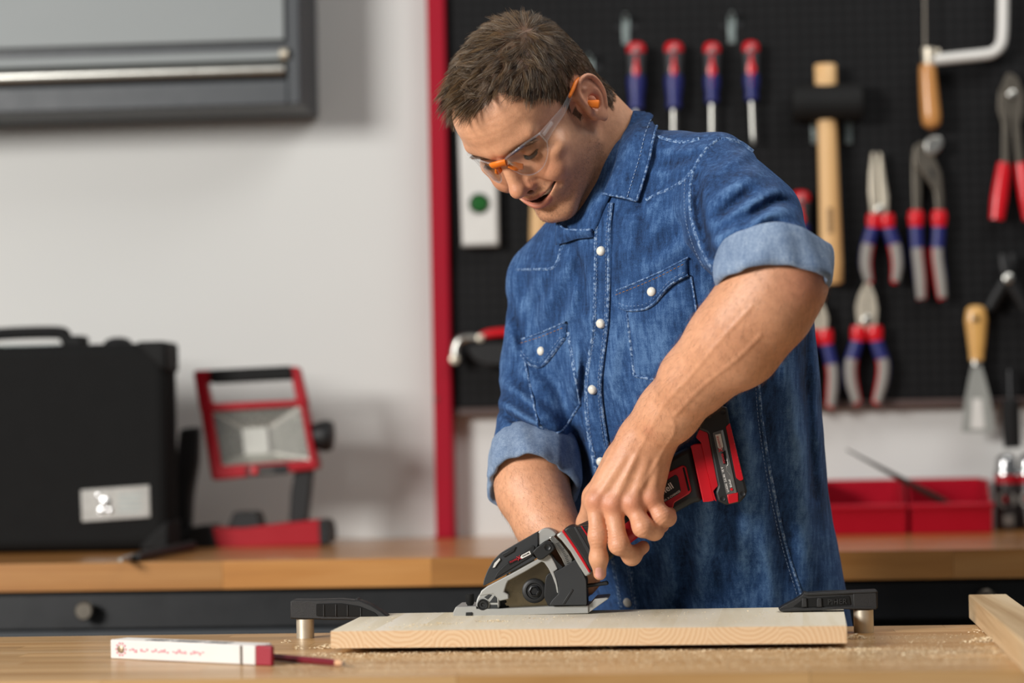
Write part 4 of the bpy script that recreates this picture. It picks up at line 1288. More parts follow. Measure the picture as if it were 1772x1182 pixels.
def polygonise(fn, lo, hi, h, B=8, slack=1.35):
    """surface of fn = 0 as quads, evaluated only in blocks near the surface"""
    lo = f32(lo)
    nb = np.ceil((f32(hi) - lo) / (h * B)).astype(int)
    n = nb * B + 1
    gi = np.stack(np.meshgrid(*[np.arange(k) for k in nb], indexing='ij'), -1).reshape(-1, 3)
    ctr = lo + (gi + .5).astype(np.float32) * (B * h)
    dc = peval(fn, ctr)
    vol = np.repeat(np.repeat(np.repeat(np.sign(dc).reshape(nb).astype(np.float32), B, 0), B, 1), B, 2)
    vol = np.pad(vol, ((0, 1),) * 3, mode='edge')
    act = gi[np.abs(dc) < B * h * .87 * slack + h]
    loc = np.stack(np.meshgrid(*[np.arange(B + 1)] * 3, indexing='ij'), -1).reshape(-1, 3)
    idx = (act[:, None, :] * B + loc[None]).reshape(-1, 3)
    val = peval(fn, lo + idx.astype(np.float32) * h)
    vol[idx[:, 0], idx[:, 1], idx[:, 2]] = val
    s = vol < 0
    cnt = np.zeros(tuple(n - 1), np.int8)
    for c in loc8: cnt += s[c[0]:c[0] + n[0] - 1, c[1]:c[1] + n[1] - 1, c[2]:c[2] + n[2] - 1]
    cell = np.argwhere((cnt > 0) & (cnt < 8))
    vid = np.full(tuple(n - 1), -1, np.int32)
    vid[cell[:, 0], cell[:, 1], cell[:, 2]] = np.arange(len(cell))
    acc = np.zeros((len(cell), 3)); num = np.zeros(len(cell))
    for a in range(8):
        for ax in range(3):
            if loc8[a][ax]: continue
            b = loc8[a].copy(); b[ax] = 1
            A = cell + loc8[a]; Bq = cell + b
            va, vb = vol[A[:, 0], A[:, 1], A[:, 2]], vol[Bq[:, 0], Bq[:, 1], Bq[:, 2]]
            m = (va < 0) != (vb < 0)
            t = va[m] / (va[m] - vb[m])
            pt = np.repeat(loc8[a][None].astype(float), m.sum(), 0); pt[:, ax] = t
            acc[m] += pt; num[m] += 1
    V = lo + (cell + acc / num[:, None]) * h
    Q = []
    for ax in range(3):
        u, w = (ax + 1) % 3, (ax + 2) % 3
        sl0 = [slice(None)] * 3; sl1 = [slice(None)] * 3
        sl0[ax] = slice(0, -1); sl1[ax] = slice(1, None)
        e = np.argwhere(s[tuple(sl0)] != s[tuple(sl1)])
        e = e[(e[:, u] > 0) & (e[:, w] > 0) & (e[:, u] < n[u] - 1) & (e[:, w] < n[w] - 1)]
        fl = s[e[:, 0], e[:, 1], e[:, 2]]
        c = [e.copy() for _ in range(4)]
        c[1][:, u] -= 1; c[2][:, u] -= 1; c[2][:, w] -= 1; c[3][:, w] -= 1
        q = np.stack([vid[k[:, 0], k[:, 1], k[:, 2]] for k in c], 1)
        q[~fl] = q[~fl][:, ::-1]
        Q.append(q)
    Q = np.concatenate(Q)
    Q = Q[(Q >= 0).all(1)]
    return V.astype(np.float32), Q


loc8 = np.array([(i, j, k) for i in (0, 1) for j in (0, 1) for k in (0, 1)])


def relax(V, Q, it=2, lam=.5):
    n = len(V)
    e = np.concatenate([Q[:, [0, 1]], Q[:, [1, 2]], Q[:, [2, 3]], Q[:, [3, 0]]])
    i = np.concatenate([e[:, 0], e[:, 1]]); j = np.concatenate([e[:, 1], e[:, 0]])
    deg = np.bincount(i, minlength=n).astype(np.float32)
    for _ in range(it):
        A = np.stack([np.bincount(i, V[j, k], n) for k in range(3)], 1) / np.maximum(deg, 1)[:, None]
        V = V + lam * (A - V)
    return V.astype(np.float32)


CM = np.array(CAMM)


def to_world(V):
    return np.asarray(V, float) @ CM[:3, :3].T + CM[:3, 3]


def np_obj(name, Vcam, Q, m, parent=None, cols=None, smooth=True, inv=None):
    V = to_world(Vcam)
    me = bpy.data.meshes.new(name)
    k = Q.shape[1]
    me.vertices.add(len(V)); me.vertices.foreach_set('co', V.astype(np.float32).ravel())
    me.loops.add(Q.size); me.loops.foreach_set('vertex_index', Q.astype(np.int32).ravel())
    me.polygons.add(len(Q)); me.polygons.foreach_set('loop_start', np.arange(0, Q.size, k, dtype=np.int32))
    me.update(calc_edges=True)
    if smooth: me.polygons.foreach_set('use_smooth', np.ones(len(Q), bool))
    if cols is not None:
        at_ = me.attributes.new('tone', 'FLOAT_COLOR', 'POINT')
        c = np.ones((len(V), 4), np.float32); c[:, :3] = cols
        at_.data.foreach_set('color', c.ravel())
    me.validate()
    o = bpy.data.objects.new(name, me)
    COL.objects.link(o)
    if m: me.materials.append(m)
    if parent: setparent(o, parent)
    return o


def vnoise(p, f, seed):
    """cheap smooth noise from warped sines, about -1..1"""
    r = np.random.default_rng(seed)
    out = 0
    for k in range(4):
        d = r.normal(size=3); d /= np.linalg.norm(d)
        d2 = r.normal(size=3); d2 /= np.linalg.norm(d2)
        out = out + np.sin((p @ f32(d)) * f * r.uniform(.7, 1.4) + 1.7 * np.sin((p @ f32(d2)) * f * .6 + r.uniform(0, 6)) + r.uniform(0, 6))
    return out / 3.0


# ------------------------------------------------------------------ head (millimetres: x his left, y forward, z up)
HR = f32([[0.7583, -0.3137, -0.5715], [0.1497, -0.7694, 0.6209], [0.6345, 0.5564, 0.5365]])
HO = f32([0.0305, 0.2815, -2.98])


def to_head(p): return ((p - HO) @ HR) * 1000.0


def from_head(q): return HO + (f32(q) / 1000.0) @ HR.T


EARC = [(3, 2), (4, 12), (2, 23), (-5, 31), (-15, 34), (-25, 31), (-32, 22), (-34, 9), (-32, -5), (-26, -16), (-20, -24)]
EAR3 = spline([(75.5 + .30 * max(0, -y) + .02 * max(0, z), y - 1, z + 1) for y, z in EARC], 3)
ANTI = spline([(76.5 + .26 * max(0, -y), y - 1, z + 1) for y, z in [(-9, 22), (-19, 18), (-24, 6), (-22, -7), (-15, -15), (-7, -17)]], 3)


LIDC, LIDR = np.array((31.0, 76.5, 14.0)), 13.2


def lid_point(t, out=0.0):
    x, z = 20.5 + 21.5 * t, 9.0 - 2.6 * math.sin(math.pi * t) + 1.2 * t
    r = LIDR + out
    return (x, LIDC[1] + math.sqrt(max(r * r - (x - LIDC[0]) ** 2 - (z - LIDC[2]) ** 2, 9.0)), z)


LASH = [lid_point(t, .2) for t in np.linspace(0.04, .96, 7)]
TEETH = ((0, 79, -49.5), (27, 20, 5.0))


def mouth_curve(s):
    return 102.5 - 22 * s * s, -53 + 13 * s * s, 3.5 * (1 - s * s) + .25


def head_sdf(p):
    q = to_head(p)
    x, y, z = q[:, 0], q[:, 1], q[:, 2]
    ax = np.abs(x)
    m = np.stack([ax, y, z], 1)                       # mirrored
    d = ell(q, (0, -4, 45), (75, 95, 73))
    d = smin(d, ell(q, (0, 36, 52), (62, 62, 52)), 22)
    d = smin(d, ell(q, (0, -40, 6), (68, 56, 50)), 20)
    d = smin(d, ell(q, (0, 34, -16), (57, 62, 56)), 20)
    d = smin(d, ell(m, (30, 36, -34), (29, 46, 36)), 18)
    d = smin(d, rcone(m, (49, 14, -52), (15, 80, -87), 15, 14), 22)        # jaw
    d = smin(d, ell(q, (0, 78, -89), (21, 19, 17)), 14)                    # chin
    d = smin(d, ell(q, (0, 36, -70), (40, 44, 26)), 20)                    # floor of the mouth
    d = smin(d, ell(m, (45, 64, -6), (21, 20, 15)), 14)                    # cheekbone
    d = smin(d, ell(m, (37, 76, -27), (19, 17, 17)), 12)                   # smiling cheek
    d = smin(d, rcone(m, (7, 94, 33), (45, 78, 36), 8.5, 8), 12)           # brow ridge
    d = smax(d, -ell(m, (31, 101, 14), (18.5, 15, 12.5)), 9)               # eye socket
    d = smin(d, sph(m, (31, 76.5, 14), 13.2), 3)                           # closed lid over the eyeball
    d = smin(d, rcone(m, (20, 88, 23), (42, 78, 20), 3.2, 3.2), 6)         # fold over the lid
    d = smax(d, -chain(m, LASH, [.9] * len(LASH)), 1.6)                     # line of the lashes
    d = smax(d, -rcone(m, (16, 92, 3), (30, 90, -3), 1.0, 1.0), 5)         # crease under the eye
    n = rcone(q, (0, 93, 22), (0, 110, -17), 7, 8.5)                       # nose
    n = smin(n, ell(q, (0, 111.5, -21), (10.5, 10.5, 9.5)), 6)
    n = smin(n, ell(m, (13, 96.5, -24), (6.5, 9.5, 7.6)), 4)
    n = smin(n, rcone(q, (0, 90, -8), (0, 98, -26), 13, 12), 8)
    d = smin(d, n, 7)
    d = smax(d, -rcone(m, (17, 104, -17), (21, 90, -28), 1.0, 1.2), 4)
    d = smax(d, -ell(m, (6.5, 103, -33), (4, 7.5, 4.5)), 2.5)              # nostrils
    mu = ell(q, (0, 78, -50), (34, 24, 27))                                # muzzle
    d = smin(d, mu, 12)
    d = smax(d, -rcone(m, (18, 101, -20), (36, 86, -48), 1.6, 2.2), 7)     # smile fold
    d = smax(d, -rcone(q, (0, 108, -36), (0, 105, -43), 1.2, 1.6), 5)      # philtrum
    d = smax(d, -ell(q, (0, 101, -73), (16, 5, 3.5)), 7)                   # dip above the chin
    # mouth
    s = np.clip(x / 35.5, -1, 1)
    yc, zc, ht = mouth_curve(s)
    up = np.sqrt((y - (yc - 2.5)) ** 2 + (z - (zc + ht + 2.4)) ** 2 + np.maximum(ax - 33, 0) ** 2) - (3.2 * (1 - .7 * s * s) + .3)
    lo = np.sqrt((y - (yc - 3)) ** 2 + (z - (zc - ht - 3.4)) ** 2 + np.maximum(ax - 31, 0) ** 2) - (5.2 * (1 - .75 * s * s) + .3)
    d = smin(d, up, 3.5)
    d = smin(d, lo, 3.5)
    slot = np.maximum(np.maximum(np.abs(z - zc) - ht, (yc - 17) - y), ax - 35)
    d = smax(d, -slot, 1.6)
    teeth = ell(q, *TEETH)
    tg = np.abs(((x + 3.8) % 7.6) - 3.8)
    d = np.minimum(d, teeth + .5 * np.exp(-(tg - 3.8) ** 2 / .5))
    # forehead lines
    for zz in (58, 66, 74):
        d = d + .22 * np.exp(-((z - zz - 3 * np.cos(x / 22)) / 1.4) ** 2) * (y > 50)
    # ear
    near = np.flatnonzero((ax > 58) & (np.abs(z) < 48) & (y > -48) & (y < 18))
    if len(near):
        e = m[near]
        e = np.stack([76 + (e[:, 0] - 76) / .93, -8 + (e[:, 1] + 5) / .90, (e[:, 2] + 10) / .90], 1).astype(np.float32)
        pl = ell(e, (79.0, -16, 3), (2.8, 18, 31), np.array(Matrix.Rotation(math.radians(-15), 3, 'Z')).T)
        pl = smax(pl, -ell(e, (84, -9, -4), (12, 11, 15)), 2.5)
        pl = smin(pl, chain(e, EAR3, [2.6] * 4 + [3.3] * (len(EAR3) - 8) + [3.0] * 4), 1.8)
        pl = smin(pl, chain(e, ANTI, [2.4] * len(ANTI)), 3)
        pl = smin(pl, ell(e, (78, -10, -27), (4.2, 9, 9.5)), 5)
        pl = smin(pl, ell(e, (75.5, 3, -3), (5, 4.5, 7.5)), 4)
        pl = smin(pl, rcone(e, (70, 0, 24), (72, -2, -20), 6, 6), 6)
        pl = smax(pl, -ell(e, (82, -6, -2), (13, 5.5, 7)), 2)
        pl = smax(pl, -rcone(e, (83, -12, 27), (87, -27, 8), 2.2, 2.0), 2)
        d[near] = smin(d[near], pl, 4)
    return d / 1000.0


NECK_B = cs(1068, 345, 3.06)


def neck_sdf(p):
    a = from_head((0, -24, -30))
    d = rcone(p, a, NECK_B, .053, .064)
    st = cs(1020, 425, 3.03)
    d = smin(d, rcone(p, from_head((58, -22, -22)), st, .014, .012), .025)        # sternomastoid
    d = smin(d, rcone(p, from_head((0, 22, -62)), cs(1034, 425, 3.045), .024, .026), .03)
    d = smin(d, rcone(p, from_head((20, -52, -25)), cs(1140, 335, 3.08), .036, .05), .03)
    return d


def head_neck(p):
    return smin(head_sdf(p), neck_sdf(p), .010)


# ------------------------------------------------------------------ arms and hands
LEL, LWR = cs(1352, 482, 2.735), cs(1121, 752, 2.868)
H0 = 2.885


def lhand_parts():
    J = {
        'index': [(1031, 866, H0 - .020), (1035, 928, H0 - .032), (1036, 966, H0 - .026), (1038, 993, H0 - .018)],
        'middle': [(1060, 872, H0 - .026), (1071, 942, H0 - .040), (1093, 962, H0 - .020), (1113, 947, H0 - .004)],
        'ring': [(1094, 870, H0 - .028), (1112, 912, H0 - .042), (1132, 919, H0 - .032), (1147, 910, H0 - .012)],
        'little': [(1126, 862, H0 - .024), (1145, 893, H0 - .034), (1155, 896, H0 - .026), (1160, 888, H0 - .010)],
    }
    Rr = {'index': (.0118, .0096, .0089, .0078), 'middle': (.0120, .0099, .0090, .0078), 'ring': (.0120, .0098, .0088, .0076), 'little': (.0110, .0089, .0080, .0070)}
    return {k: ([cs(*q) for q in v], Rr[k]) for k, v in J.items()}


LH = lhand_parts()
WROOT = {'index': cs(1094, 768, 2.862), 'middle': cs(1110, 766, 2.860), 'ring': cs(1126, 768, 2.862), 'little': cs(1138, 776, 2.866)}


_t = LH['index'][0][3] + f32((0, 0, .0078))
NAILRIM = [_t + f32((a * .0056, -.004 + b * .0095, -.0026 * a * a)) for a, b in ((-1, 0), (-1, .7), (-.6, 1.0), (0, 1.1), (.6, 1.0), (1, .7), (1, 0))]


def larm(p):
    fa = [cs(1318, 440, 2.80), cs(1346, 486, 2.742), cs(1322, 528, 2.748), cs(1272, 592, 2.772), cs(1206, 654, 2.805), cs(1158, 713, 2.84), LWR]
    d = chain(p, fa, [.034, .0495, .0535, .0515, .0385, .0335, .0315], .02)
    d = smin(d, rcone(p, cs(1382, 492, 2.728), cs(1386, 480, 2.735), .022, .021), .03)      # elbow
    d = smin(d, rcone(p, cs(1270, 560, 2.74), cs(1180, 660, 2.79), .026, .016), .03)        # forearm muscle
    d = smin(d, sph(p, cs(1146, 742, 2.842), .0125), .014)                                     # wrist bone
    # back of the hand
    h = None
    for k, (J, Rr) in LH.items():
        e = rcone(p, WROOT[k], J[0], .0195, .0142)
        h = e if h is None else smin(h, e, .011)
    h = smin(h, rcone(p, cs(1090, 785, 2.885), cs(1060, 850, 2.895), .024, .017), .016)
    d = smin(d, h, .014)
    for k, (J, Rr) in LH.items():                                                              # tendons
        a = f32(WROOT[k]) * .75 + J[0] * .25
        z = np.array((0, 0, .0150), np.float32)
        d = smin(d, rcone(p, a + z * 1.10, J[0] + z * .85, .0030, .0036), .006)
        d = smin(d, sph(p, J[0] + np.array((0, .001, .0058), np.float32), .0124), .006)          # knuckle
    # thumb behind the handle
    th = chain(p, [cs(1070, 800, 2.885), cs(1030, 860, 2.915), cs(1016, 905, 2.935), cs(1010, 940, 2.945)], [.018, .0145, .012, .0095], .008)
    d = smin(d, th, .012)
    # fingers stay separate from one another
    fing = None
    for k, (J, Rr) in LH.items():
        e = chain(p, J, Rr, .011)
        for j in (1, 2): e = smin(e, sph(p, J[j] + (J[j] - (J[j - 1] + J[j + 1]) / 2) * .07, Rr[j] * .96), .006)
        fing = e if fing is None else smin(fing, e, .0012)
    d = smin(d, fing, .0055)
    d = d + .0007 * np.exp(-((chain(p, NAILRIM, [0.0] * len(NAILRIM)) / .0011) ** 2))           # edge of the index nail
    # creases on the finger joints, veins on the forearm
    for k, (J, Rr) in LH.items():
        u = J[1] - J[0]; u = u / np.linalg.norm(u)
        t = (p - J[1]) @ u
        near = np.exp(-(((p - J[1]) ** 2).sum(1) / .014 ** 2)) * np.clip((p - J[1])[:, 2] / .005 - .4, 0, 1)
        d = d + .0007 * near * np.cos(t * 2 * math.pi / .0038) * (1 + .5 * np.sin((p - J[1])[:, 0] * 900))
        u2 = J[2] - J[1]; u2 = u2 / np.linalg.norm(u2)
        d = d + .0005 * np.exp(-(((p - J[2]) ** 2).sum(1) / .008 ** 2)) * np.cos(((p - J[2]) @ u2) * 2 * math.pi / .003)
    pxy = -p[:, :2] / p[:, 2:] * F
    for pts in (((414, 60), (350, -10), (300, -70), (262, -110), (228, -172), (196, -236)), ((430, 10), (390, -30), (330, -78), (282, -128)), ((262, -110), (282, -150), (262, -190), (226, -250))):
        vv = spline([np.array((a, b, 0.)) for a, b in pts], 3)[:, :2]
        dd = np.full(len(p), 1e9, np.float32)
        for i in range(len(vv) - 1):
            a, b = f32(vv[i]), f32(vv[i + 1]); ba = b - a
            hh = np.clip(((pxy - a) @ ba) / float(ba @ ba), 0, 1)
            dd = np.minimum(dd, ((pxy - a - hh[:, None] * ba) ** 2).sum(1))
        d = d - .0009 * np.exp(-dd / 4.0 ** 2)
    return d


REL, RWR = cs(915, 800, 3.035), cs(978, 952, 2.955)


def rarm(p):
    d = chain(p, [cs(930, 730, 3.07), REL, cs(922, 850, 3.01), cs(945, 905, 2.98), RWR], [.045, .043, .0425, .036, .030], .02)
    d = smin(d, rcone(p, cs(985, 955, 2.955), cs(1003, 990, 2.95), .026, .022), .012)
    for k, (a, b, c) in enumerate(((( 1000, 990, 2.945), (990, 1015, 2.935), (975, 1025, 2.945)), ((1008, 992, 2.95), (1004, 1020, 2.94), (990, 1032, 2.95)),
                                   ((1016, 990, 2.958), (1016, 1018, 2.95), (1004, 1030, 2.96)), ((1022, 984, 2.966), (1026, 1008, 2.96), (1018, 1020, 2.968)))):
        d = smin(d, chain(p, [cs(*a), cs(*b), cs(*c)], [.0105, .0092, .008]), .003)
    d = smin(d, chain(p, [cs(985, 960, 2.945), cs(968, 985, 2.935), cs(955, 1000, 2.935)], [.015, .012, .0095]), .008)
    return d


# ------------------------------------------------------------------ shirt
SEC = np.array([  # py, centre px, depth, turn, half width, half depth
    (280, 1098, 3.045, 46, .120, .070), (330, 1108, 3.045, 46, .160, .090), (390, 1122, 3.045, 47, .188, .112), (450, 1136, 3.05, 48, .198, .128),
    (550, 1150, 3.06, 49, .203, .142), (650, 1163, 3.075, 50, .203, .148), (750, 1177, 3.09, 50, .200, .147), (850, 1194, 3.11, 51, .195, .142),
    (950, 1216, 3.13, 52, .192, .138), (1050, 1237, 3.15, 52, .193, .138), (1140, 1256, 3.165, 52, .196, .140)])
SY = -(SEC[:, 0] - 591) / F * SEC[:, 2]


def torso(p, grow=0.0):
    y = p[:, 1]
    o = np.argsort(SY)
    I = lambda c: np.interp(y, SY[o], c[o]).astype(np.float32)
    cx = I((SEC[:, 1] - 886) / F * SEC[:, 2]); cz = I(-SEC[:, 2]); th = I(np.radians(SEC[:, 3])); a = I(SEC[:, 4]) + grow; b = I(SEC[:, 5]) + grow
    dx, dz = p[:, 0] - cx, p[:, 2] - cz
    c, s = np.cos(th), np.sin(th)
    u = dx * c + dz * s                   # his left
    v = -dx * s + dz * c                  # his front
    n = 2.25
    rho = ((np.abs(u) / a) ** n + (np.abs(v) / b) ** n) ** (1 / n) + 1e-6
    rr = np.sqrt(u * u + v * v)
    d = (rr - rr / rho) * .93
    return d, u, v


FOLDS = [  # polyline in pixels, height (m), width (px)
    ([(998, 750), (1004, 800), (1004, 850), (996, 900)], -.011, 15), ([(1004, 560), (1012, 640), (1008, 720)], -.005, 10), ([(990, 420), (1004, 470), (1012, 540)], -.004, 10),
    ([(1205, 300), (1212, 380), (1238, 455)], -.006, 9), ([(1100, 352), (1112, 380), (1108, 420)], -.004, 12), ([(1255, 420), (1330, 352), (1368, 350)], -.005, 8), ([(1240, 380), (1300, 330)], -.004, 8),
    ([(1246, 452), (1300, 420), (1370, 398)], -.004, 7), ([(880, 520), (900, 580), (895, 660)], -.004, 9), ([(868, 712), (905, 735), (975, 760)], -.006, 7), ([(1240, 720), (1262, 850), (1250, 1000)], -.006, 22),
    ([(1180, 930), (1190, 1000), (1180, 1060)], -.005, 16), ([(1325, 720), (1345, 860), (1370, 1000)], -.004, 14), ([(1395, 560), (1400, 700), (1412, 860)], -.005, 10), ([(1120, 690), (1105, 730), (1100, 770)], -.005, 12),
    ([(1216, 430), (1262, 405), (1330, 372), (1372, 368)], .0048, 12), ([(1222, 398), (1280, 362), (1345, 330)], .0040, 11), ([(1250, 440), (1310, 408), (1390, 396)], .004, 8),
    ([(1225, 360), (1270, 325), (1310, 300)], .0032, 12), ([(1215, 455), (1245, 452), (1275, 436)], .0045, 9), ([(1232, 300), (1275, 275), (1300, 262)], .0022, 10),
    ([(1195, 330), (1150, 385), (1080, 430)], .0022, 16), ([(1200, 400), (1160, 440), (1110, 470)], .0026, 14), ([(1188, 300), (1120, 370), (1075, 400)], .002, 14),
    ([(1000, 420), (960, 500), (925, 560)], .0030, 14), ([(1010, 470), (985, 540), (975, 560)], .0026, 10), ([(940, 470), (915, 520), (895, 560)], .003, 12),
    ([(1010, 560), (1000, 640), (985, 700)], .0034, 12), ([(985, 745), (1000, 800), (1016, 880)], .0055, 12), ([(960, 740), (985, 790), (1000, 850), (1000, 900)], .0055, 10), ([(1028, 780), (1030, 850), (1040, 900)], .004, 11),
    ([(870, 660), (910, 690), (960, 730)], .0045, 9), ([(866, 695), (905, 718), (960, 752)], .005, 8), ([(895, 640), (930, 660), (960, 690)], .0036, 9), ([(880, 570), (900, 620), (905, 660)], .003, 10),
    ([(1075, 560), (1060, 640), (1070, 720)], .0026, 14), ([(1260, 640), (1290, 760), (1290, 880), (1280, 1000)], .0035, 18), ([(1225, 820), (1220, 920), (1200, 1040)], .0035, 20),
    ([(1350, 560), (1372, 700), (1390, 860), (1400, 1000)], .004, 16), ([(1150, 940), (1160, 1000), (1150, 1060)], .003, 18), ([(1310, 900), (1330, 980), (1340, 1050)], .003, 14),
    ([(1400, 600), (1405, 720), (1425, 900)], .003, 10), ([(1110, 700), (1090, 760), (1085, 800)], .003, 14), ([(1215, 480), (1230, 540), (1200, 600)], .003, 11),
    ([(1140, 260), (1180, 262), (1230, 250)], .0025, 9), ([(1120, 300), (1160, 300), (1200, 280)], .002, 9)]
FOLDS = [(spline([np.array((a - 886, b - 591, 0.)) for a, b in pl], 3)[:, :2], am, wd) for pl, am, wd in FOLDS]


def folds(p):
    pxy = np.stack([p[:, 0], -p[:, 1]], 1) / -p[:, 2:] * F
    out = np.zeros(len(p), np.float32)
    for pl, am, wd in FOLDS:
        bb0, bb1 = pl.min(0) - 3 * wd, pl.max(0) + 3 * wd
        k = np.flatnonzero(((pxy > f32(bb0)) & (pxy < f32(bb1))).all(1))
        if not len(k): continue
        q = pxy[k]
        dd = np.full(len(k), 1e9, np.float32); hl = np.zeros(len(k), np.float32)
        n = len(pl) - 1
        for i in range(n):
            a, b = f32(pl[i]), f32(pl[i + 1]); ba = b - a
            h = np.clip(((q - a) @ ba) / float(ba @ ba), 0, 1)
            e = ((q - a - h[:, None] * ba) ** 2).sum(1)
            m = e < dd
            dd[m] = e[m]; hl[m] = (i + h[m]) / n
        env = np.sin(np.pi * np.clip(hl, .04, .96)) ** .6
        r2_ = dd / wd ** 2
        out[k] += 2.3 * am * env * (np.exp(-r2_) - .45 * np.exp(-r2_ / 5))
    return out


def shirt_sdf(p):
    d, u, v = torso(p)
    top = cs(1100, 262, 3.04)[1]
    d = smax(d, p[:, 1] - top, .03)
    d = smax(d, SY[-1] + .012 - p[:, 1], .006)
    d = smax(d, (p[:, 0] - cs(932, 420, 3.06)[0]) * -.777 + (p[:, 1] - cs(932, 420, 3.06)[1]) * .63, .03)   # his right shoulder drops
    sh = rcone(p, cs(1098, 296, 3.03), cs(1226, 312, 2.955), .056, .056)                      # his left shoulder line
    sh = smin(sh, rcone(p, cs(1035, 420, 3.06), cs(945, 484, 3.12), .052, .046), .02)
    sh = smin(sh, rcone(p, cs(1090, 320, 3.10), cs(1180, 320, 3.10), .05, .05), .03)
    d = smin(d, sh, .035)
    ls = chain(p, [cs(1232, 318, 2.945), cs(1290, 392, 2.85), cs(1338, 478, 2.752)], [.0635, .0640, .0600], .02)
    cut = (p - cs(1343, 484, 2.735)) @ f32(CAX)
    ls = smax(ls, cut, .004)
    d = smin(d, ls, .007)
    rs = chain(p, [cs(948, 492, 3.12), cs(942, 640, 3.10), cs(926, 770, 3.045)], [.051, .053, .052], .02)
    cut = (p - cs(924, 786, 3.037)) @ f32(RAX)
    rs = smax(rs, cut, .004)
    d = smin(d, rs, .011)
    w = .0020 * vnoise(p * f32((1.35, .55, 1)), 48, 3) + .0012 * vnoise(p * f32((1.2, .8, 1)), 105, 8)
    return d - w - folds(p)


LAX = cs(1342, 488, 2.742) - cs(1290, 392, 2.85); LAX = LAX / np.linalg.norm(LAX)
CAX = f32((-.05, -.93, .36)); CAX = CAX / np.linalg.norm(CAX)
RAX = cs(922, 800, 3.03) - cs(942, 640, 3.11); RAX = RAX + f32((0, 0, .05)); RAX = RAX / np.linalg.norm(RAX)


def body_core(p):
    d, u, v = torso(p, -.014)
    d = smax(d, p[:, 1] - cs(1090, 300, 3.04)[1], .04)
    d = smax(d, (p[:, 0] - cs(945, 438, 3.06)[0]) * -.777 + (p[:, 1] - cs(945, 438, 3.06)[1]) * .63, .03)
    d = smin(d, rcone(p, cs(1085, 320, 3.05), NECK_B, .05, .055), .03)
    d = smin(d, rcone(p, cs(1098, 305, 3.03), cs(1226, 322, 2.955), .045, .045), .03)
    d = smin(d, rcone(p, cs(1040, 440, 3.07), cs(952, 498, 3.12), .034, .032), .02)
    d = smin(d, chain(p, [cs(1232, 322, 2.945), cs(1312, 420, 2.81)], [.048, .042]), .02)
    d = smin(d, chain(p, [cs(948, 492, 3.12), cs(942, 640, 3.10), cs(930, 730, 3.07)], [.042, .042, .042]), .02)
    return d


# ------------------------------------------------------------------ skin, hair and cloth materials
def tone_mat(name, rough, nscale, namp, bmp, bscale, sss=0.0, spec=.5, bdist=.0006):
    m, nt, bs = new_mat(name)
    a = node(nt, 'ShaderNodeAttribute', attribute_name='tone')
    v = coords(nt)
    n = noise(nt, v, nscale, 4, .65)
    lo = mixcol(nt, 1.0, a.outputs['Color'], (1 - namp, 1 - namp * 1.15, 1 - namp * 1.2), 'MULTIPLY')
    hi = mixcol(nt, 1.0, a.outputs['Color'], (1 + namp * .5, 1 + namp * .6, 1 + namp * .6), 'MULTIPLY')
    nt.links.new(mixcol(nt, n, lo, hi), bs.inputs['Base Color'])
    bs.inputs['Roughness'].default_value = rough
    bs.inputs['Specular IOR Level'].default_value = spec
    if sss:
        bs.inputs['Subsurface Weight'].default_value = sss
        bs.inputs['Subsurface Radius'].default_value = (.012, .005, .003)
        bs.inputs['Subsurface Scale'].default_value = .5
    if bmp: bump(nt, bs, math_node(nt, 'ADD', noise(nt, v, bscale, 3, .75, 1.2), math_node(nt, 'MULTIPLY', noise(nt, v, bscale * .38, 3, .6, 2.0), .8)), bmp, bdist)
    return m


skin_m = tone_mat('skin', .40, 120, .28, .36, 560, .10, .5, .0009)
hair_m = tone_mat('hair', .42, 60, .1, 0, 1, 0, .6)


def denim(name, dark, mid, light, streak=1.0, sc=1.0):
    m, nt, bs = new_mat(name)
    v = coords(nt)
    vs_ = coords(nt, (1, 1, .16))
    big = noise(nt, v, 9, 3, .6)
    mid_ = noise(nt, coords(nt, (1, 1, .5)), 34, 4, .65, .8)
    st = noise(nt, vs_, 190 * sc, 4, .7)
    slub = noise(nt, coords(nt, (.18, .18, 1)), 300 * sc, 3, .7)
    fine = noise(nt, v, 900 * sc, 2, .7)
    fold_tone = node(nt, 'ShaderNodeAttribute', attribute_name='tone').outputs['Fac']
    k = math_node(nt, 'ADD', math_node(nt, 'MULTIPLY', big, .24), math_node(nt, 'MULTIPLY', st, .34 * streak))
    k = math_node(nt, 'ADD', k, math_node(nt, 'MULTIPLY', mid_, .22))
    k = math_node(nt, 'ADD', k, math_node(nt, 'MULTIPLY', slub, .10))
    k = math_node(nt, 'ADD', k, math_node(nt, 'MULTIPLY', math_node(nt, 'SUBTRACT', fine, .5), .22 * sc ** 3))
    k = math_node(nt, 'ADD', k, math_node(nt, 'MULTIPLY', fold_tone, .10))
    col = ramp(nt, k, [(.32, lin(dark)), (.46, lin(mid)), (.63, lin(light))])
    nt.links.new(col, bs.inputs['Base Color'])
    bs.inputs['Roughness'].default_value = .88
    bs.inputs['Specular IOR Level'].default_value = .2
    bs.inputs['Sheen Weight'].default_value = .04
    bs.inputs['Sheen Roughness'].default_value = .5
    bump(nt, bs, math_node(nt, 'ADD', fine, math_node(nt, 'MULTIPLY', st, .6)), .45, .0007)
    return m


den = denim('denim_blue', '#12233f', '#2c4c7a', '#6488b4')
den_in = denim('denim_reverse', '#5a6f8e', '#8497b1', '#b3c0ce', .8, 1.3)
den_dark = denim('denim_dark_trousers', '#121722', '#1b2333', '#27324a')


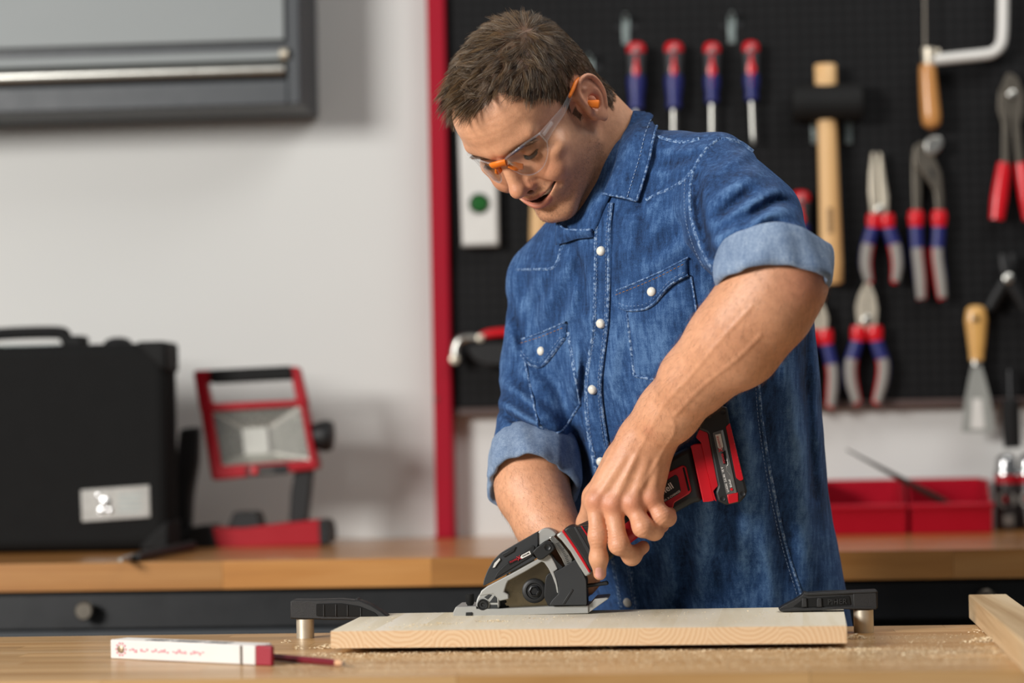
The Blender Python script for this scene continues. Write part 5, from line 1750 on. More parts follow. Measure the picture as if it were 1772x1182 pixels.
def seam_mat(name, a, b, c):
    """abraded denim edge: bleached ridge broken up along its length"""
    m, nt, bs = new_mat(name)
    v = coords(nt)
    k = noise(nt, v, 240, 3, .7)
    nt.links.new(ramp(nt, k, [(.34, lin(a)), (.5, lin(b)), (.64, lin(c))]), bs.inputs['Base Color'])
    bs.inputs['Roughness'].default_value = .9
    bs.inputs['Specular IOR Level'].default_value = .15
    bump(nt, bs, k, .6, .001)
    return m


den_seam = seam_mat('denim_seam', '#223a62', '#44638f', '#90a6c2')
thread_m = mat('stitching_thread', '#8fa6c6', .8, var=.3, scale=500)
thread_o = mat('stitching_thread_tan', '#a57b52', .8, var=.3, scale=500)

# ------------------------------------------------------------------ the man's body: one mesh
SK = np.array(lin('#e3a781'))


def blend(c, m, col):
    m = np.clip(m, 0, 1)[:, None]
    return c * (1 - m) + np.array(lin(col)) * m


def head_tone(V):
    q = to_head(V)
    x, y, z = q.T
    ax = np.abs(x)
    c = np.repeat(SK[None], len(V), 0)
    g = lambda cx, cy, cz, r: np.exp(-(((ax - cx) ** 2 + (y - cy) ** 2 + (z - cz) ** 2) / r ** 2))
    c = blend(c, .45 * g(38, 78, -22, 20) + .5 * g(0, 112, -22, 13) + .45 * g(12, 103, -26, 8), '#c8745a')
    c = blend(c, .45 * np.exp(-((ax - 86) ** 2 + (y + 16) ** 2 * .5 + z ** 2 * .3) / 26 ** 2), '#d07a62')
    c = blend(c, .5 * g(31, 84, 18, 15), '#9c5f45')  # eye-socket shade put into the skin colour
    beard = (1 / (1 + np.exp((z + 34 - 10 * (ax > 40)) / 5.0))) * (y > 8) * (1 - np.exp(-((ax - 34) ** 2 + (z + 34) ** 2 + (y - 80) ** 2) / 17 ** 2))
    beard *= (z > -125)
    beard = np.where((z > -66) & (ax < 24) & (z < -40), beard * .45, beard)
    gr = rng.uniform(0, 1, len(V))
    c = blend(c, beard * (.16 + .12 * gr) * np.clip((y - 5) / 30, 0, 1), '#6d4c38')
    s = np.clip(x / 35.5, -1, 1)
    yc, zc, ht = mouth_curve(s)
    up = np.sqrt((y - (yc - 2.5)) ** 2 + (z - (zc + ht + 2.4)) ** 2) - (3.2 * (1 - .7 * s * s) + .3)
    lo = np.sqrt((y - (yc - 3)) ** 2 + (z - (zc - ht - 3.4)) ** 2) - (5.2 * (1 - .75 * s * s) + .3)
    lip = (np.minimum(up, lo) < 1.4) & (ax < 35) & (y > 70)
    c = blend(c, lip * .62, '#b25a50')
    ins = (np.abs(z - zc) < ht + .6) & (y < yc - 3.2) & (ax < 35) & (y > 50)
    c = blend(c, ins * 1.0, '#3a1411')
    th = ins & (ell(q, *TEETH) < .9)
    c = blend(c, th * 1.0, '#e8dfd2')
    lash = chain(np.stack([ax, y, z], 1), LASH, [1.0] * len(LASH))
    c = blend(c, (lash < 1.5) * .85, '#2d1f19')
    nos = ell(np.stack([ax, y, z], 1), (6.5, 103, -33), (4, 7.5, 4.5)) < .6
    c = blend(c, nos * .8, '#5a2a20')
    c = blend(c, .85 * hair_mask(q), '#4a382b')
    return c


def hair_mask(q):
    x, y, z = q.T
    ax = np.abs(x)
    tl = np.interp(ax, [0, 15, 30, 42, 52, 62, 75], [89, 90, 94, 94, 82, 62, 50])
    top = (z > tl)
    side = (ax > 44) & (z > -20) & (y < np.interp(z, [-20, 0, 18, 36, 52, 68, 90], [9, 17, 22, 32, 44, 56, 66]))
    back = (y < -34) & (z > -52)
    ear = ((y + 8) / 25) ** 2 + ((z + 8) / 38) ** 2 < 1
    m = (top | side | back) & ~(ear & (ax > 60)) & ~((ax > 77) & (z < 45))
    m &= ~((z < 0) & (y > -36) & (y < 2))
    return m.astype(float)


def arm_tone(V, knuckles=True):
    c = np.repeat(SK[None], len(V), 0)
    c = blend(c, .25 * (vnoise(V, 45, 5) * .5 + .5), '#c58463')
    if knuckles:
        for k, (J, Rr) in LH.items():
            c = blend(c, .55 * np.exp(-((V - J[0] - f32((0, 0, .012))) ** 2).sum(1) / .012 ** 2), '#c96f58')
            c = blend(c, .45 * np.exp(-((V - J[1]) ** 2).sum(1) / .011 ** 2), '#c9745c')
            c = blend(c, .30 * np.exp(-((V - J[3]) ** 2).sum(1) / .012 ** 2), '#cf7d66')
        nq = V - (LH['index'][0][3] + f32((0, 0, .006)))
        c = blend(c, .8 * ((nq[:, 0] / .0052) ** 2 + ((nq[:, 1] - .001) / .0068) ** 2 < 1) * (nq[:, 2] > -.004), '#dfa596')
        c = blend(c, .5 * np.exp(-((V - cs(1395, 488, 2.70)) ** 2).sum(1) / .03 ** 2), '#c4705a')
        c = blend(c, .35 * np.exp(-((V - cs(1124, 745, 2.82)) ** 2).sum(1) / .008 ** 2), '#b86850')
    return c


lo_h = HO - .165; hi_h = HO + .165
lo_h[1] -= .10; hi_h[0] += .06
Vh, Qh = polygonise(head_neck, lo_h, hi_h, .0016)
Vh = relax(Vh, Qh, 1, .5)
alo = np.minimum.reduce([cs(1000, 1015, 2.8), cs(1000, 1015, 2.97)]); 
Vl, Ql = polygonise(larm, (cs(1000, 1015, 2.97) - .01), np.array((cs(1430, 400, 2.8)[0], cs(1300, 400, 2.8)[1], -2.64), np.float32), .0013)
Vl = relax(Vl, Ql, 1, .4)
Vr, Qr = polygonise(rarm, np.array((cs(840, 700, 3.1)[0], cs(900, 1045, 2.95)[1], -3.14), np.float32), np.array((cs(1050, 700, 3.0)[0], cs(900, 690, 3.1)[1], -2.90), np.float32), .0024)
Vb, Qb = polygonise(body_core, np.array((-.02, -.45, -3.45), np.float32), np.array((.42, .26, -2.72), np.float32), .008)
parts = [(Vh, Qh, head_tone(Vh)), (Vl, Ql, arm_tone(Vl)), (Vr, Qr, arm_tone(Vr, False)), (Vb, Qb, np.repeat(SK[None], len(Vb), 0))]
off, VV, QQ, CC = 0, [], [], []
for a, b, c in parts:
    VV.append(a); QQ.append(b + off); CC.append(c); off += len(a)
person = np_obj('person', np.concatenate(VV), np.concatenate(QQ), skin_m, cols=np.concatenate(CC))
tag(person, 'man in a blue denim shirt and clear safety glasses bending over the saw', 'person')


bvh_l = BVHTree.FromPolygons(Vl.tolist(), Ql.tolist())
nail_m = mat('fingernail', '#e0a394', .28, var=.05)
nu_, nv_, NV = 11, 11, []
for j in range(nv_):
    for i in range(nu_):
        a, b = -1 + 2 * i / (nu_ - 1), -1 + 2 * j / (nv_ - 1)
        k = 1 - .18 * max(0, abs(b) - .5) * 2 * abs(a)
        x, y = 1036.5 + a * 7.0 * k, 991 + b * (9.5 - 2.2 * a * a)
        lc, nr, _, _ = bvh_l.ray_cast(Vector((0, 0, 0)), Vector(((x - 886) / F, -(y - 591) / F, -1.0)).normalized())
        NV.append(np.array(lc) + np.array((0, 0, 1)) * (.0009 * (1 - .9 * max(abs(a), abs(b)) ** 4) - .0002) if lc else cs(x, y, 2.868))
NQ = np.array([(j * nu_ + i, j * nu_ + i + 1, (j + 1) * nu_ + i + 1, (j + 1) * nu_ + i) for j in range(nv_ - 1) for i in range(nu_ - 1)])
np_obj('fingernail', np.array(NV), NQ, nail_m, person)


# ------------------------------------------------------------------ strands
def strands(name, roots, dirs1, dirs2, lens, rad, tones, parent, m, bendk=1.0, rings=4):
    """each strand a tapered three-sided tube bending from dirs1 to dirs2"""
    n = len(roots)
    pts = [roots]
    for k in range(1, rings):
        t = (k - .5) / (rings - 1)
        d = dirs1 * (1 - t) + dirs2 * t * bendk
        d /= np.linalg.norm(d, axis=1)[:, None] + 1e-9
        pts.append(pts[-1] + d * (lens / (rings - 1))[:, None])
    a = np.cross(dirs2, rng.normal(size=(n, 3))); a /= np.linalg.norm(a, axis=1)[:, None] + 1e-9
    b = np.cross(dirs2, a); b /= np.linalg.norm(b, axis=1)[:, None] + 1e-9
    V = []
    for k in range(rings):
        r = rad * (1.0, .95, .75, .22)[min(3, round(k * 3 / (rings - 1)))]
        for j in range(3):
            an = 2 * math.pi * j / 3
            V.append(pts[k] + (a * math.cos(an) + b * math.sin(an)) * np.broadcast_to(r, (n,))[:, None])
    V = np.stack(V, 1)                                  # n, rings*3, 3
    base = (np.arange(n) * rings * 3)[:, None, None]
    Fq = np.array([(k * 3 + j, k * 3 + (j + 1) % 3, (k + 1) * 3 + (j + 1) % 3, (k + 1) * 3 + j) for k in range(rings - 1) for j in range(3)])
    Q = (Fq[None] + base).reshape(-1, 4)
    return np_obj(name, V.reshape(-1, 3), Q, m, parent, cols=np.repeat(tones, rings * 3, 0))


def vert_normals(V, Q):
    n = np.cross(V[Q[:, 2]] - V[Q[:, 0]], V[Q[:, 3]] - V[Q[:, 1]])
    N = np.zeros_like(V)
    for k in range(4): np.add.at(N, Q[:, k], n)
    return N / (np.linalg.norm(N, axis=1)[:, None] + 1e-12)


Nh = vert_normals(Vh, Qh)
qh = to_head(Vh)
nh = Nh @ HR
cand = np.flatnonzero((hair_mask(qh) > 0) & (np.abs(qh[:, 0]) < 84) & (qh[:, 2] > -58))
sel = rng.choice(cand, 34000)
q, nn = qh[sel] + rng.normal(size=(len(sel), 3)) * .6, nh[sel]
W = np.array((44.0, -32.0, 100.0))
rad_ = q - W
tang = rad_ - nn * (rad_ * nn).sum(1)[:, None]
tang /= np.linalg.norm(tang, axis=1)[:, None] + 1e-6
fr_ = np.clip((q[:, 1] + 10) / 80, 0, 1) * np.clip((q[:, 2] - 55) / 40, 0, 1)          # front of the top
topw = np.clip((q[:, 2] - 62) / 40, 0, 1)
tang = tang + fr_[:, None] * np.array((.10, .55, .10))
# tufts share a lean
cell = np.floor((q + 2.5 * np.sin(q[:, [1, 2, 0]] / 9.0)) / np.array((5.5, 8.5, 6.5))).astype(int)
key = (cell[:, 0] * 73856093 ^ cell[:, 1] * 19349663 ^ cell[:, 2] * 83492791) % 4096
tuft = np.random.default_rng(3).normal(size=(4096, 3))
tang = tang + tuft[key] * (.14 + .14 * topw)[:, None] + rng.normal(size=q.shape) * .07
tang -= nn * (tang * nn).sum(1)[:, None]
tang /= np.linalg.norm(tang, axis=1)[:, None] + 1e-6
lens = 7 + 5 * np.clip((q[:, 2] - 10) / 40, 0, 1) + 10 * topw + 9 * fr_
lens *= rng.uniform(.7, 1.15, len(q)) * (1 + .15 * np.random.default_rng(4).normal(size=4096)[key] * topw)
lift = (.16 + .26 * topw + .32 * fr_)[:, None]
d1 = tang * (1 - lift * .55) + nn * lift * 1.25
d2 = tang + nn * lift * .28
d2 = d2 + fr_[:, None] * (nn * .35 + np.array((0, .35, .12)))
for d_ in (d1, d2): d_ /= np.linalg.norm(d_, axis=1)[:, None]
tips = q + (d1 * .45 + d2 * .55) * lens[:, None]
cnt_ = np.maximum(np.bincount(key, minlength=4096), 1)
mt = np.stack([np.bincount(key, tips[:, k], 4096) for k in range(3)], 1) / cnt_[:, None]
d2 = d2 + (mt[key] - tips) / lens[:, None] * 1.1 * (.35 + .65 * topw)[:, None]
d2 /= np.linalg.norm(d2, axis=1)[:, None]
br = np.clip(rng.normal(.42, .22, len(q)) + .18 * np.random.default_rng(9).normal(size=4096)[key], 0, 1)[:, None]
tn = np.array(lin('#21160f')) * (1 - br) + np.array(lin('#8d6e4b')) * br
grey = (rng.uniform(0, 1, len(q)) < .10)[:, None]
tn = np.where(grey, np.array(lin('#a39684')), tn)
hair = strands('hair', from_head(q), d1 @ HR.T, d2 @ HR.T, lens / 1000, .00015, tn, person, hair_m)
hair['label'] = 'short brown hair swept forward'

# eyebrows and lashes
R_, D1, D2, LN = [], [], [], []
for sx in (-1, 1):
    for _ in range(480):
        t = rng.uniform(0, 1)
        px_, pz_ = 12 + 36 * t, 20.5 + 9 * math.sin(min(1, t * 1.15) * 2.2) * .75 + rng.normal() * (2.6 - 1.5 * t)
        # find the skin by marching from the front
        R_.append((sx * px_, 112, pz_)); D1.append((sx * (.4 + .5 * t), .35, .55 - .9 * t)); LN.append(rng.uniform(6, 9))
R_ = np.array(R_); 
for _ in range(40):
    dd = head_sdf(from_head(R_)) * 1000
    R_[:, 1] -= np.clip(dd, -2, 6) * .6
D1 = np.array(D1); D1 /= np.linalg.norm(D1, axis=1)[:, None]
D2 = D1 * np.array((1.2, .1, 1)); D2 /= np.linalg.norm(D2, axis=1)[:, None]
tn = np.repeat(np.array(lin('#6b4b32'))[None], len(R_), 0) * rng.uniform(.6, 1.5, (len(R_), 1))
strands('eyebrows', from_head(R_), D1 @ HR.T, D2 @ HR.T, np.array(LN) / 1000, .00017, tn, person, hair_m)
R_, D1, LN = [], [], []
for sx in (-1, 1):
    for _ in range(420):
        t = rng.uniform(0, 1)
        lp_ = lid_point(.04 + .92 * t, .1); R_.append((sx * lp_[0], lp_[1], lp_[2])); D1.append((sx * (-.2 + .8 * t), 1.0, -.55)); LN.append(rng.uniform(3, 5.5))
D1 = np.array(D1); D1 /= np.linalg.norm(D1, axis=1)[:, None]
strands('eyelashes', from_head(np.array(R_)), D1 @ HR.T, (D1 + np.array((0, 0, .3))) @ HR.T, np.array(LN) / 1000, .00014, np.repeat(np.array(lin('#2a1d16'))[None], len(R_), 0), person, hair_m)

# stubble
bd = np.flatnonzero((qh[:, 1] > 14) & (qh[:, 2] < -30) & (qh[:, 2] > -112) & (nh[:, 1] > -.2))
pr_ = np.clip((-qh[bd, 2] - 30) / 30, 0, 1) * np.where((np.abs(qh[bd, 0]) > 27) & (qh[bd, 2] > -48) & (qh[bd, 1] > 60), .15, 1) + ((np.abs(qh[bd, 0]) < 26) & (qh[bd, 2] > -48)) * .7
sb_ = np.abs(qh[bd, 0] / 35.5); yc_, zc_, ht_ = mouth_curve(np.clip(sb_, 0, 1))
pr_ = pr_ * ~((np.abs(qh[bd, 0]) < 33) & (np.abs(qh[bd, 2] - zc_ + 1) < ht_ + 7.5) & (qh[bd, 1] > 70))
sel = rng.choice(bd, 6500, p=pr_ / pr_.sum())
sd = np.array((0, .25, -1.0)) + rng.normal(size=(len(sel), 3)) * .3
sd -= nh[sel] * (sd * nh[sel]).sum(1)[:, None]
sd /= np.linalg.norm(sd, axis=1)[:, None]
tn = np.where(rng.uniform(0, 1, (len(sel), 1)) < .3, np.array(lin('#a08a72')), np.array(lin('#5a3d2a')))
strands('stubble', Vh[sel] + rng.normal(size=(len(sel), 3)) * .0005, (sd + nh[sel] * .5) @ HR.T, (sd + nh[sel] * .3) @ HR.T, rng.uniform(.0010, .0022, len(sel)), .00008, tn, person, hair_m)

# fine hair on the forearms
Nl = vert_normals(Vl, Ql)
cand = np.flatnonzero((Vl[:, 1] > cs(1100, 770, 2.86)[1]) & (Nl[:, 2] > -.3))
sel = rng.choice(cand, 1500)
ad = f32(LWR - LEL); ad /= np.linalg.norm(ad)
tg = ad + rng.normal(size=(len(sel), 3)) * .35 + np.array((.35, -.2, 0))
tg -= Nl[sel] * (tg * Nl[sel]).sum(1)[:, None]
tg /= np.linalg.norm(tg, axis=1)[:, None]
strands('forearm_hair', Vl[sel], tg + Nl[sel] * .5, tg + Nl[sel] * .15, rng.uniform(.006, .013, len(sel)), .00007, np.repeat(np.array(lin('#7a5334'))[None], len(sel), 0), person, hair_m)

Nr = vert_normals(Vr, Qr)
cand = np.flatnonzero((Vr[:, 1] < cs(915, 800, 3.03)[1]) & (Vr[:, 1] > cs(970, 950, 2.95)[1]))
sel = rng.choice(cand, 1500)
ad = f32(RWR - REL); ad /= np.linalg.norm(ad)
tg = ad + rng.normal(size=(len(sel), 3)) * .4
tg -= Nr[sel] * (tg * Nr[sel]).sum(1)[:, None]
tg /= np.linalg.norm(tg, axis=1)[:, None]
strands('forearm_hair', Vr[sel], tg + Nr[sel] * .5, tg + Nr[sel] * .15, rng.uniform(.005, .010, len(sel)), .00006, np.repeat(np.array(lin('#5d3f28'))[None], len(sel), 0), person, hair_m)

# ------------------------------------------------------------------ shirt
Vs, Qs = polygonise(shirt_sdf, np.array((-.06, -.47, -3.42), np.float32), np.array((.46, .30, -2.66), np.float32), .0036)
Vs = relax(Vs, Qs, 2, .5)
fold_tone = np.clip(folds(Vs) / .006, -.5, 1)[:, None] * np.ones(3)  # paler on fold ridges, darker in fold valleys
shirt = np_obj('shirt', Vs, Qs, den, person, cols=fold_tone)
shirt['label'] = 'faded blue denim shirt with rolled sleeves and pearl snaps'
bvh_s = BVHTree.FromPolygons(Vs.tolist(), Qs.tolist())
allV = np.concatenate([Vs, Vh]); allQ = np.concatenate([Qs, Qh + len(Vs)])
bvh_all = BVHTree.FromPolygons(allV.tolist(), allQ.tolist())


def hit(px, py, bvh=None):
    d = Vector(((px - 886) / F, -(py - 591) / F, -1.0))
    loc, nor, i, dist = (bvh or bvh_s).ray_cast(Vector((0, 0, 0)), d.normalized())
    if loc is None: return None, None
    if nor.dot(d) > 0: nor = -nor
    return np.array(loc), np.array(nor)


def surf(pts, bvh=None):
    """surface points under pixel points; gaps are filled from their neighbours, normals evened out"""
    P, N = [], []
    for x, y in pts:
        l, n = hit(x, y, bvh)
        P.append(l); N.append(n)
    ok = [i for i, l in enumerate(P) if l is not None]
    for i in range(len(P)):
        if P[i] is None:
            j = min(ok, key=lambda k: abs(k - i))
            P[i] = cs(pts[i][0], pts[i][1], -P[j][2]); N[i] = N[j]
    P, N = np.array(P), np.array(N)
    k = np.array((.25, .5, .25))
    for _ in range(3):
        if len(N) > 2:
            N[1:-1] = N[:-2] * .25 + N[1:-1] * .5 + N[2:] * .25
    N /= np.linalg.norm(N, axis=1)[:, None]
    return P, N


def resample(pts, step):
    P = spline([np.array((x, y, 0.)) for x, y in pts], 12)[:, :2] if len(pts) > 2 else np.array(pts, float)
    s = np.concatenate([[0], np.cumsum(np.linalg.norm(np.diff(P, axis=0), axis=1))])
    n = max(2, int(s[-1] / step))
    t = np.linspace(0, s[-1], n + 1)
    return np.stack([np.interp(t, s, P[:, k]) for k in (0, 1)], 1)


def strip(name, pts, hw, m, parent, t=.0015, step=4, bvh=None, prof=((-1, -.3), (-.85, 1), (-.4, .8), (0, .85), (.4, .8), (.85, 1), (1, -.3)), lift=0.0):
    C = resample(pts, step)
    T = np.gradient(C, axis=0); T /= np.linalg.norm(T, axis=1)[:, None]
    Nn = np.stack([-T[:, 1], T[:, 0]], 1)
    hw = np.interp(np.linspace(0, 1, len(C)), np.linspace(0, 1, np.size(hw)), np.atleast_1d(hw))
    rows = []
    for s, h in prof:
        P, N = surf(C + Nn * (s * hw)[:, None], bvh)
        rows.append(P + N * (h * t + lift))
    k = len(prof)
    V = np.stack(rows, 1).reshape(-1, 3)
    Q = np.array([(i * k + j, i * k + j + 1, (i + 1) * k + j + 1, (i + 1) * k + j) for i in range(len(C) - 1) for j in range(k - 1)])
    return np_obj(name, V, Q, m, parent)


def patch(name, top, bot, m, parent, t=.0022, nu=24, nv=16, bvh=None, lift=0.0, edge=-.3, curl=0.0):
    A, B = resample(top, 1), resample(bot, 1)
    A = A[np.linspace(0, len(A) - 1, nu).astype(int)]; B = B[np.linspace(0, len(B) - 1, nu).astype(int)]
    G = np.stack([A + (B - A) * v for v in np.linspace(0, 1, nv)], 0)
    P, N = [], []
    for r in G:
        p, n = surf(r, bvh); P.append(p); N.append(n)
    P, N = np.array(P), np.array(N)
    N[1:-1] = (N[:-2] + N[1:-1] * 2 + N[2:]) / 4
    H = np.full(G.shape[:2], t)
    H[0] = H[-1] = edge * t; H[:, 0] = H[:, -1] = edge * t
    H[1] *= 1.1; H[-2] *= 1.15
    H = H + lift + curl * np.linspace(0, 1, nv)[:, None] ** 2
    V = (P + N * H[..., None]).reshape(-1, 3)
    Q = np.array([(i * nu + j, i * nu + j + 1, (i + 1) * nu + j + 1, (i + 1) * nu + j) for i in range(nv - 1) for j in range(nu - 1)])
    return np_obj(name, V, Q, m, parent)


def stitches(name, pts, m, parent, dash=4.2, gap=2.6, t=.0006, lift=.0016, r=.00034, bvh=None):
    """a row of thread dashes lying on the cloth"""
    C = resample(pts, .7)
    P, N = surf(C, bvh)
    V, Fc, base = [], [], 0
    i, step = 0, dash + gap
    n = int(len(C) * .7 / step)
    for k in range(n):
        a = int(k * step / .7); b = min(len(C) - 1, int((k * step + dash) / .7))
        if b <= a: continue
        pa, pb = P[a] + N[a] * (lift - .0004), P[b] + N[b] * (lift - .0004)
        pm_ = (pa + pb) / 2 + N[(a + b) // 2] * t
        v_, f_ = tube_geo([pa, pm_, pb], [r * .7, r, r * .7], 4, base=base)
        V += v_; Fc += f_; base += len(v_)
    if not V: return None
    o = mesh_obj(name, [tuple(x) for x in to_world(np.array(V))], Fc, m, parent, recalc=False)
    return o


# placket with snaps
plk = [(1049, 352), (1045, 395), (1044, 435), (1043, 500), (1041, 559), (1034, 620), (1029, 672), (1034, 740), (1045, 800), (1060, 880), (1075, 960), (1089, 1041), (1096, 1085)]
pk = strip('placket', plk, [15, 16, 16, 15, 14, 14, 14, 15, 16, 17, 18, 19, 19], den, shirt, .0032, 4)
for s in (-1, 1):
    off_ = [(x + s * (11.5 if y < 700 else 14), y) for x, y in plk]
    st_ = strip('placket_edge', off_, 2.6, den_seam, shirt, .0012, 4, lift=.003, prof=((-1, -.5), (-.5, 1), (.5, 1), (1, -.5)))
    stitches('stitching', [(x + s * (8 if y < 700 else 10), y) for x, y in plk], thread_m, pk, lift=.0040)


def snap(px, py, parent, r=.0054):
    P, N = surf([(px - 2, py), (px, py), (px + 2, py)])
    o = to_world(P[1:2])[0]; n = CM[:3, :3] @ N[1]
    lathe('snap', [(0, r * 1.1), (.0042, r * 1.12), (.0052, r * 1.02), (.0062, r * .95), (.0072, r * .7), (.0077, r * .35)], o, n, snap_m, parent, 20)


snap_m = mat('pearl_snap', '#e6e2d6', .22, var=.06, coat=.6)
for b in ((1043, 435), (1042, 559), (1028, 673), (1041, 797), (1089, 1041)): snap(*b, shirt)

# chest pockets
for nm, body, ft, fb, btn in (
        ('chest_pocket', ([(1084, 533), (1140, 512), (1196, 478)], [(1098, 651), (1150, 657), (1222, 640)]),
         [(1069, 503), (1128, 478), (1191, 446)], [(1075, 532), (1088, 537), (1103, 537), (1120, 534), (1136, 524), (1150, 506), (1166, 490), (1191, 476)], (1131, 506)),
        ('chest_pocket', ([(908, 622), (945, 612), (983, 575)], [(932, 738), (968, 748), (1004, 700)]),
         [(906, 588), (944, 573), (982, 556)], [(905, 618), (914, 630), (932, 636), (946, 628), (958, 614), (968, 600), (981, 584)], (942, 608))):
    pk_ = patch(nm, body[0], body[1], den, shirt, .0016, 22, 20)
    L_ = [body[0][0], ((body[0][0][0] + body[1][0][0]) / 2, (body[0][0][1] + body[1][0][1]) / 2), body[1][0]]
    R__ = [body[0][2], ((body[0][2][0] + body[1][2][0]) / 2, (body[0][2][1] + body[1][2][1]) / 2), body[1][2]]
    for line in (L_, body[1], R__):
        strip('pocket_seam', line, 2.4, den_seam, pk_, .0012, 4, lift=.0008, prof=((-1, -.5), (-.4, 1), (.4, 1), (1, -.5)))
    fl = patch('pocket_flap', ft, fb, den, shirt, .0026, 34, 12, lift=.0022, curl=.0015, edge=-.6)
    strip('flap_edge', fb, 2.6, den_seam, fl, .0016, 3, lift=.0044, prof=((-1, -1.2), (-.4, 1), (.4, 1), (1, -1.2)))
    strip('flap_edge', ft, 2.2, den_seam, fl, .0014, 3, lift=.0030, prof=((-1, -.8), (-.4, 1), (.4, 1), (1, -.8)))
    stitches('stitching', [(x, y + 8) for x, y in ft], thread_o, fl, lift=.0054, r=.0004)
    stitches('stitching', [(x, y - 7) for x, y in fb], thread_m, fl, lift=.0060)
    P, N = surf([(btn[0] - 2, btn[1]), btn, (btn[0] + 2, btn[1])])
    lathe('snap', [(.002, .0056), (.0066, .0058), (.0078, .0052), (.0090, .0038), (.0096, .002)], to_world(P[1:2])[0], CM[:3, :3] @ N[1], snap_m, fl, 20)

# seams
for pts in ([(1201, 292), (1182, 312), (1161, 326), (1140, 334), (1118, 346)], [(893, 467), (930, 466), (955, 464), (966, 450), (971, 430), (984, 412)],
            [(1244, 240), (1222, 258), (1205, 284), (1196, 310), (1194, 345), (1198, 385), (1212, 428), (1234, 470)],
            [(1138, 236), (1160, 243), (1186, 246), (1210, 240)], [(1248, 239), (1280, 246), (1303, 262)],
            [(1312, 645), (1318, 720), (1330, 800), (1345, 880), (1362, 950), (1384, 1020), (1395, 1060)]):
    strip('seam', pts, 2.8, den_seam, shirt, .0014, 4, prof=((-1, -.4), (-.5, 1), (.5, 1), (1, -.4)))
for pts in ([(1306, 645), (1311, 720), (1322, 800), (1337, 880), (1354, 950), (1376, 1020), (1387, 1060)], [(1186, 312), (1185, 345), (1189, 388), (1203, 432), (1222, 468)]):
    stitches('stitching', pts, thread_m, shirt, lift=.0008)

# collar
def leaf(name, rows, m, parent, lifts, nu=22, nv=14, bvh=None, top=False):
    R1 = [resample(r, 1) for r in rows]
    R1 = [r[np.linspace(0, len(r) - 1, nu).astype(int)] for r in R1]
    t = np.linspace(0, len(rows) - 1, nv)
    G, L = [], []
    for v in t:
        i = min(int(v), len(rows) - 2); f_ = v - i
        G.append(R1[i] * (1 - f_) + R1[i + 1] * f_); L.append(lifts[i] * (1 - f_) + lifts[i + 1] * f_)
    P, N = [], []
    for r in G:
        p, n = surf(r, bvh or bvh_all); P.append(p); N.append(n)
    P, N = np.array(P), np.array(N)
    for _ in range(4):
        P[1:-1, :, 2] = (P[:-2, :, 2] + P[1:-1, :, 2] * 2 + P[2:, :, 2]) / 4
        P[:, 1:-1, 2] = (P[:, :-2, 2] + P[:, 1:-1, 2] * 2 + P[:, 2:, 2]) / 4
        N[1:-1] = (N[:-2] + N[1:-1] * 2 + N[2:]) / 4; N[:, 1:-1] = (N[:, :-2] + N[:, 1:-1] * 2 + N[:, 2:]) / 4
    N /= np.linalg.norm(N, axis=-1)[..., None]
    V = (P + N * np.array(L)[:, None, None]).reshape(-1, 3)
    Q = np.array([(i * nu + j, i * nu + j + 1, (i + 1) * nu + j + 1, (i + 1) * nu + j) for i in range(nv - 1) for j in range(nu - 1)])
    o = np_obj(name, V, Q, m, parent)
    sol = o.modifiers.new('thickness', 'SOLIDIFY'); sol.thickness = .0030; sol.offset = -1
    Vg = V.reshape(nv, nu, 3); Ng = N
    def edge(path, nrm):
        V2, F2 = tube_geo(path + nrm * .0006, .0016, 6)
        mesh_obj('collar_edge', [tuple(x) for x in to_world(np.array(V2))], F2, den_seam, o, smooth=True)
    if top: edge(Vg[0], Ng[0])
    else: edge(Vg[-1], Ng[-1]); edge(Vg[:, -1], Ng[:, -1])
    ins = Vg[-4] + Ng[-4] * .0009
    V2, F2, b_ = [], [], 0
    for k in range(0, nu - 1):
        a, b = ins[k] * .9 + ins[k + 1] * .1, ins[k] * .35 + ins[k + 1] * .65
        v_, f_ = tube_geo([a, b], .0005, 4, base=b_); V2 += v_; F2 += f_; b_ += len(v_)
    mesh_obj('stitching', [tuple(x) for x in to_world(np.array(V2))], F2, thread_m, o, recalc=False)
    return o


leaf('collar', [[(1091, 196), (1080, 229), (1068, 285), (1048, 338)], [(1112, 206), (1104, 242), (1092, 292), (1072, 344)], [(1137, 226), (1131, 262), (1121, 304), (1107, 350)]], den, shirt, [.006, .013, .0055])
leaf('collar', [[(974, 387), (983, 398), (1000, 401), (1032, 398)], [(972, 404), (985, 408), (1002, 407), (1032, 403)], [(968, 424), (985, 419), (1003, 413), (1032, 408)]], den, shirt, [.009, .007, .003], bvh=bvh_s, top=True)
strip('collar_stand', [(1052, 338), (1045, 352), (1036, 372), (1028, 398)], [7, 8, 8, 6], den, shirt, .003, 3, bvh_all, lift=.004)


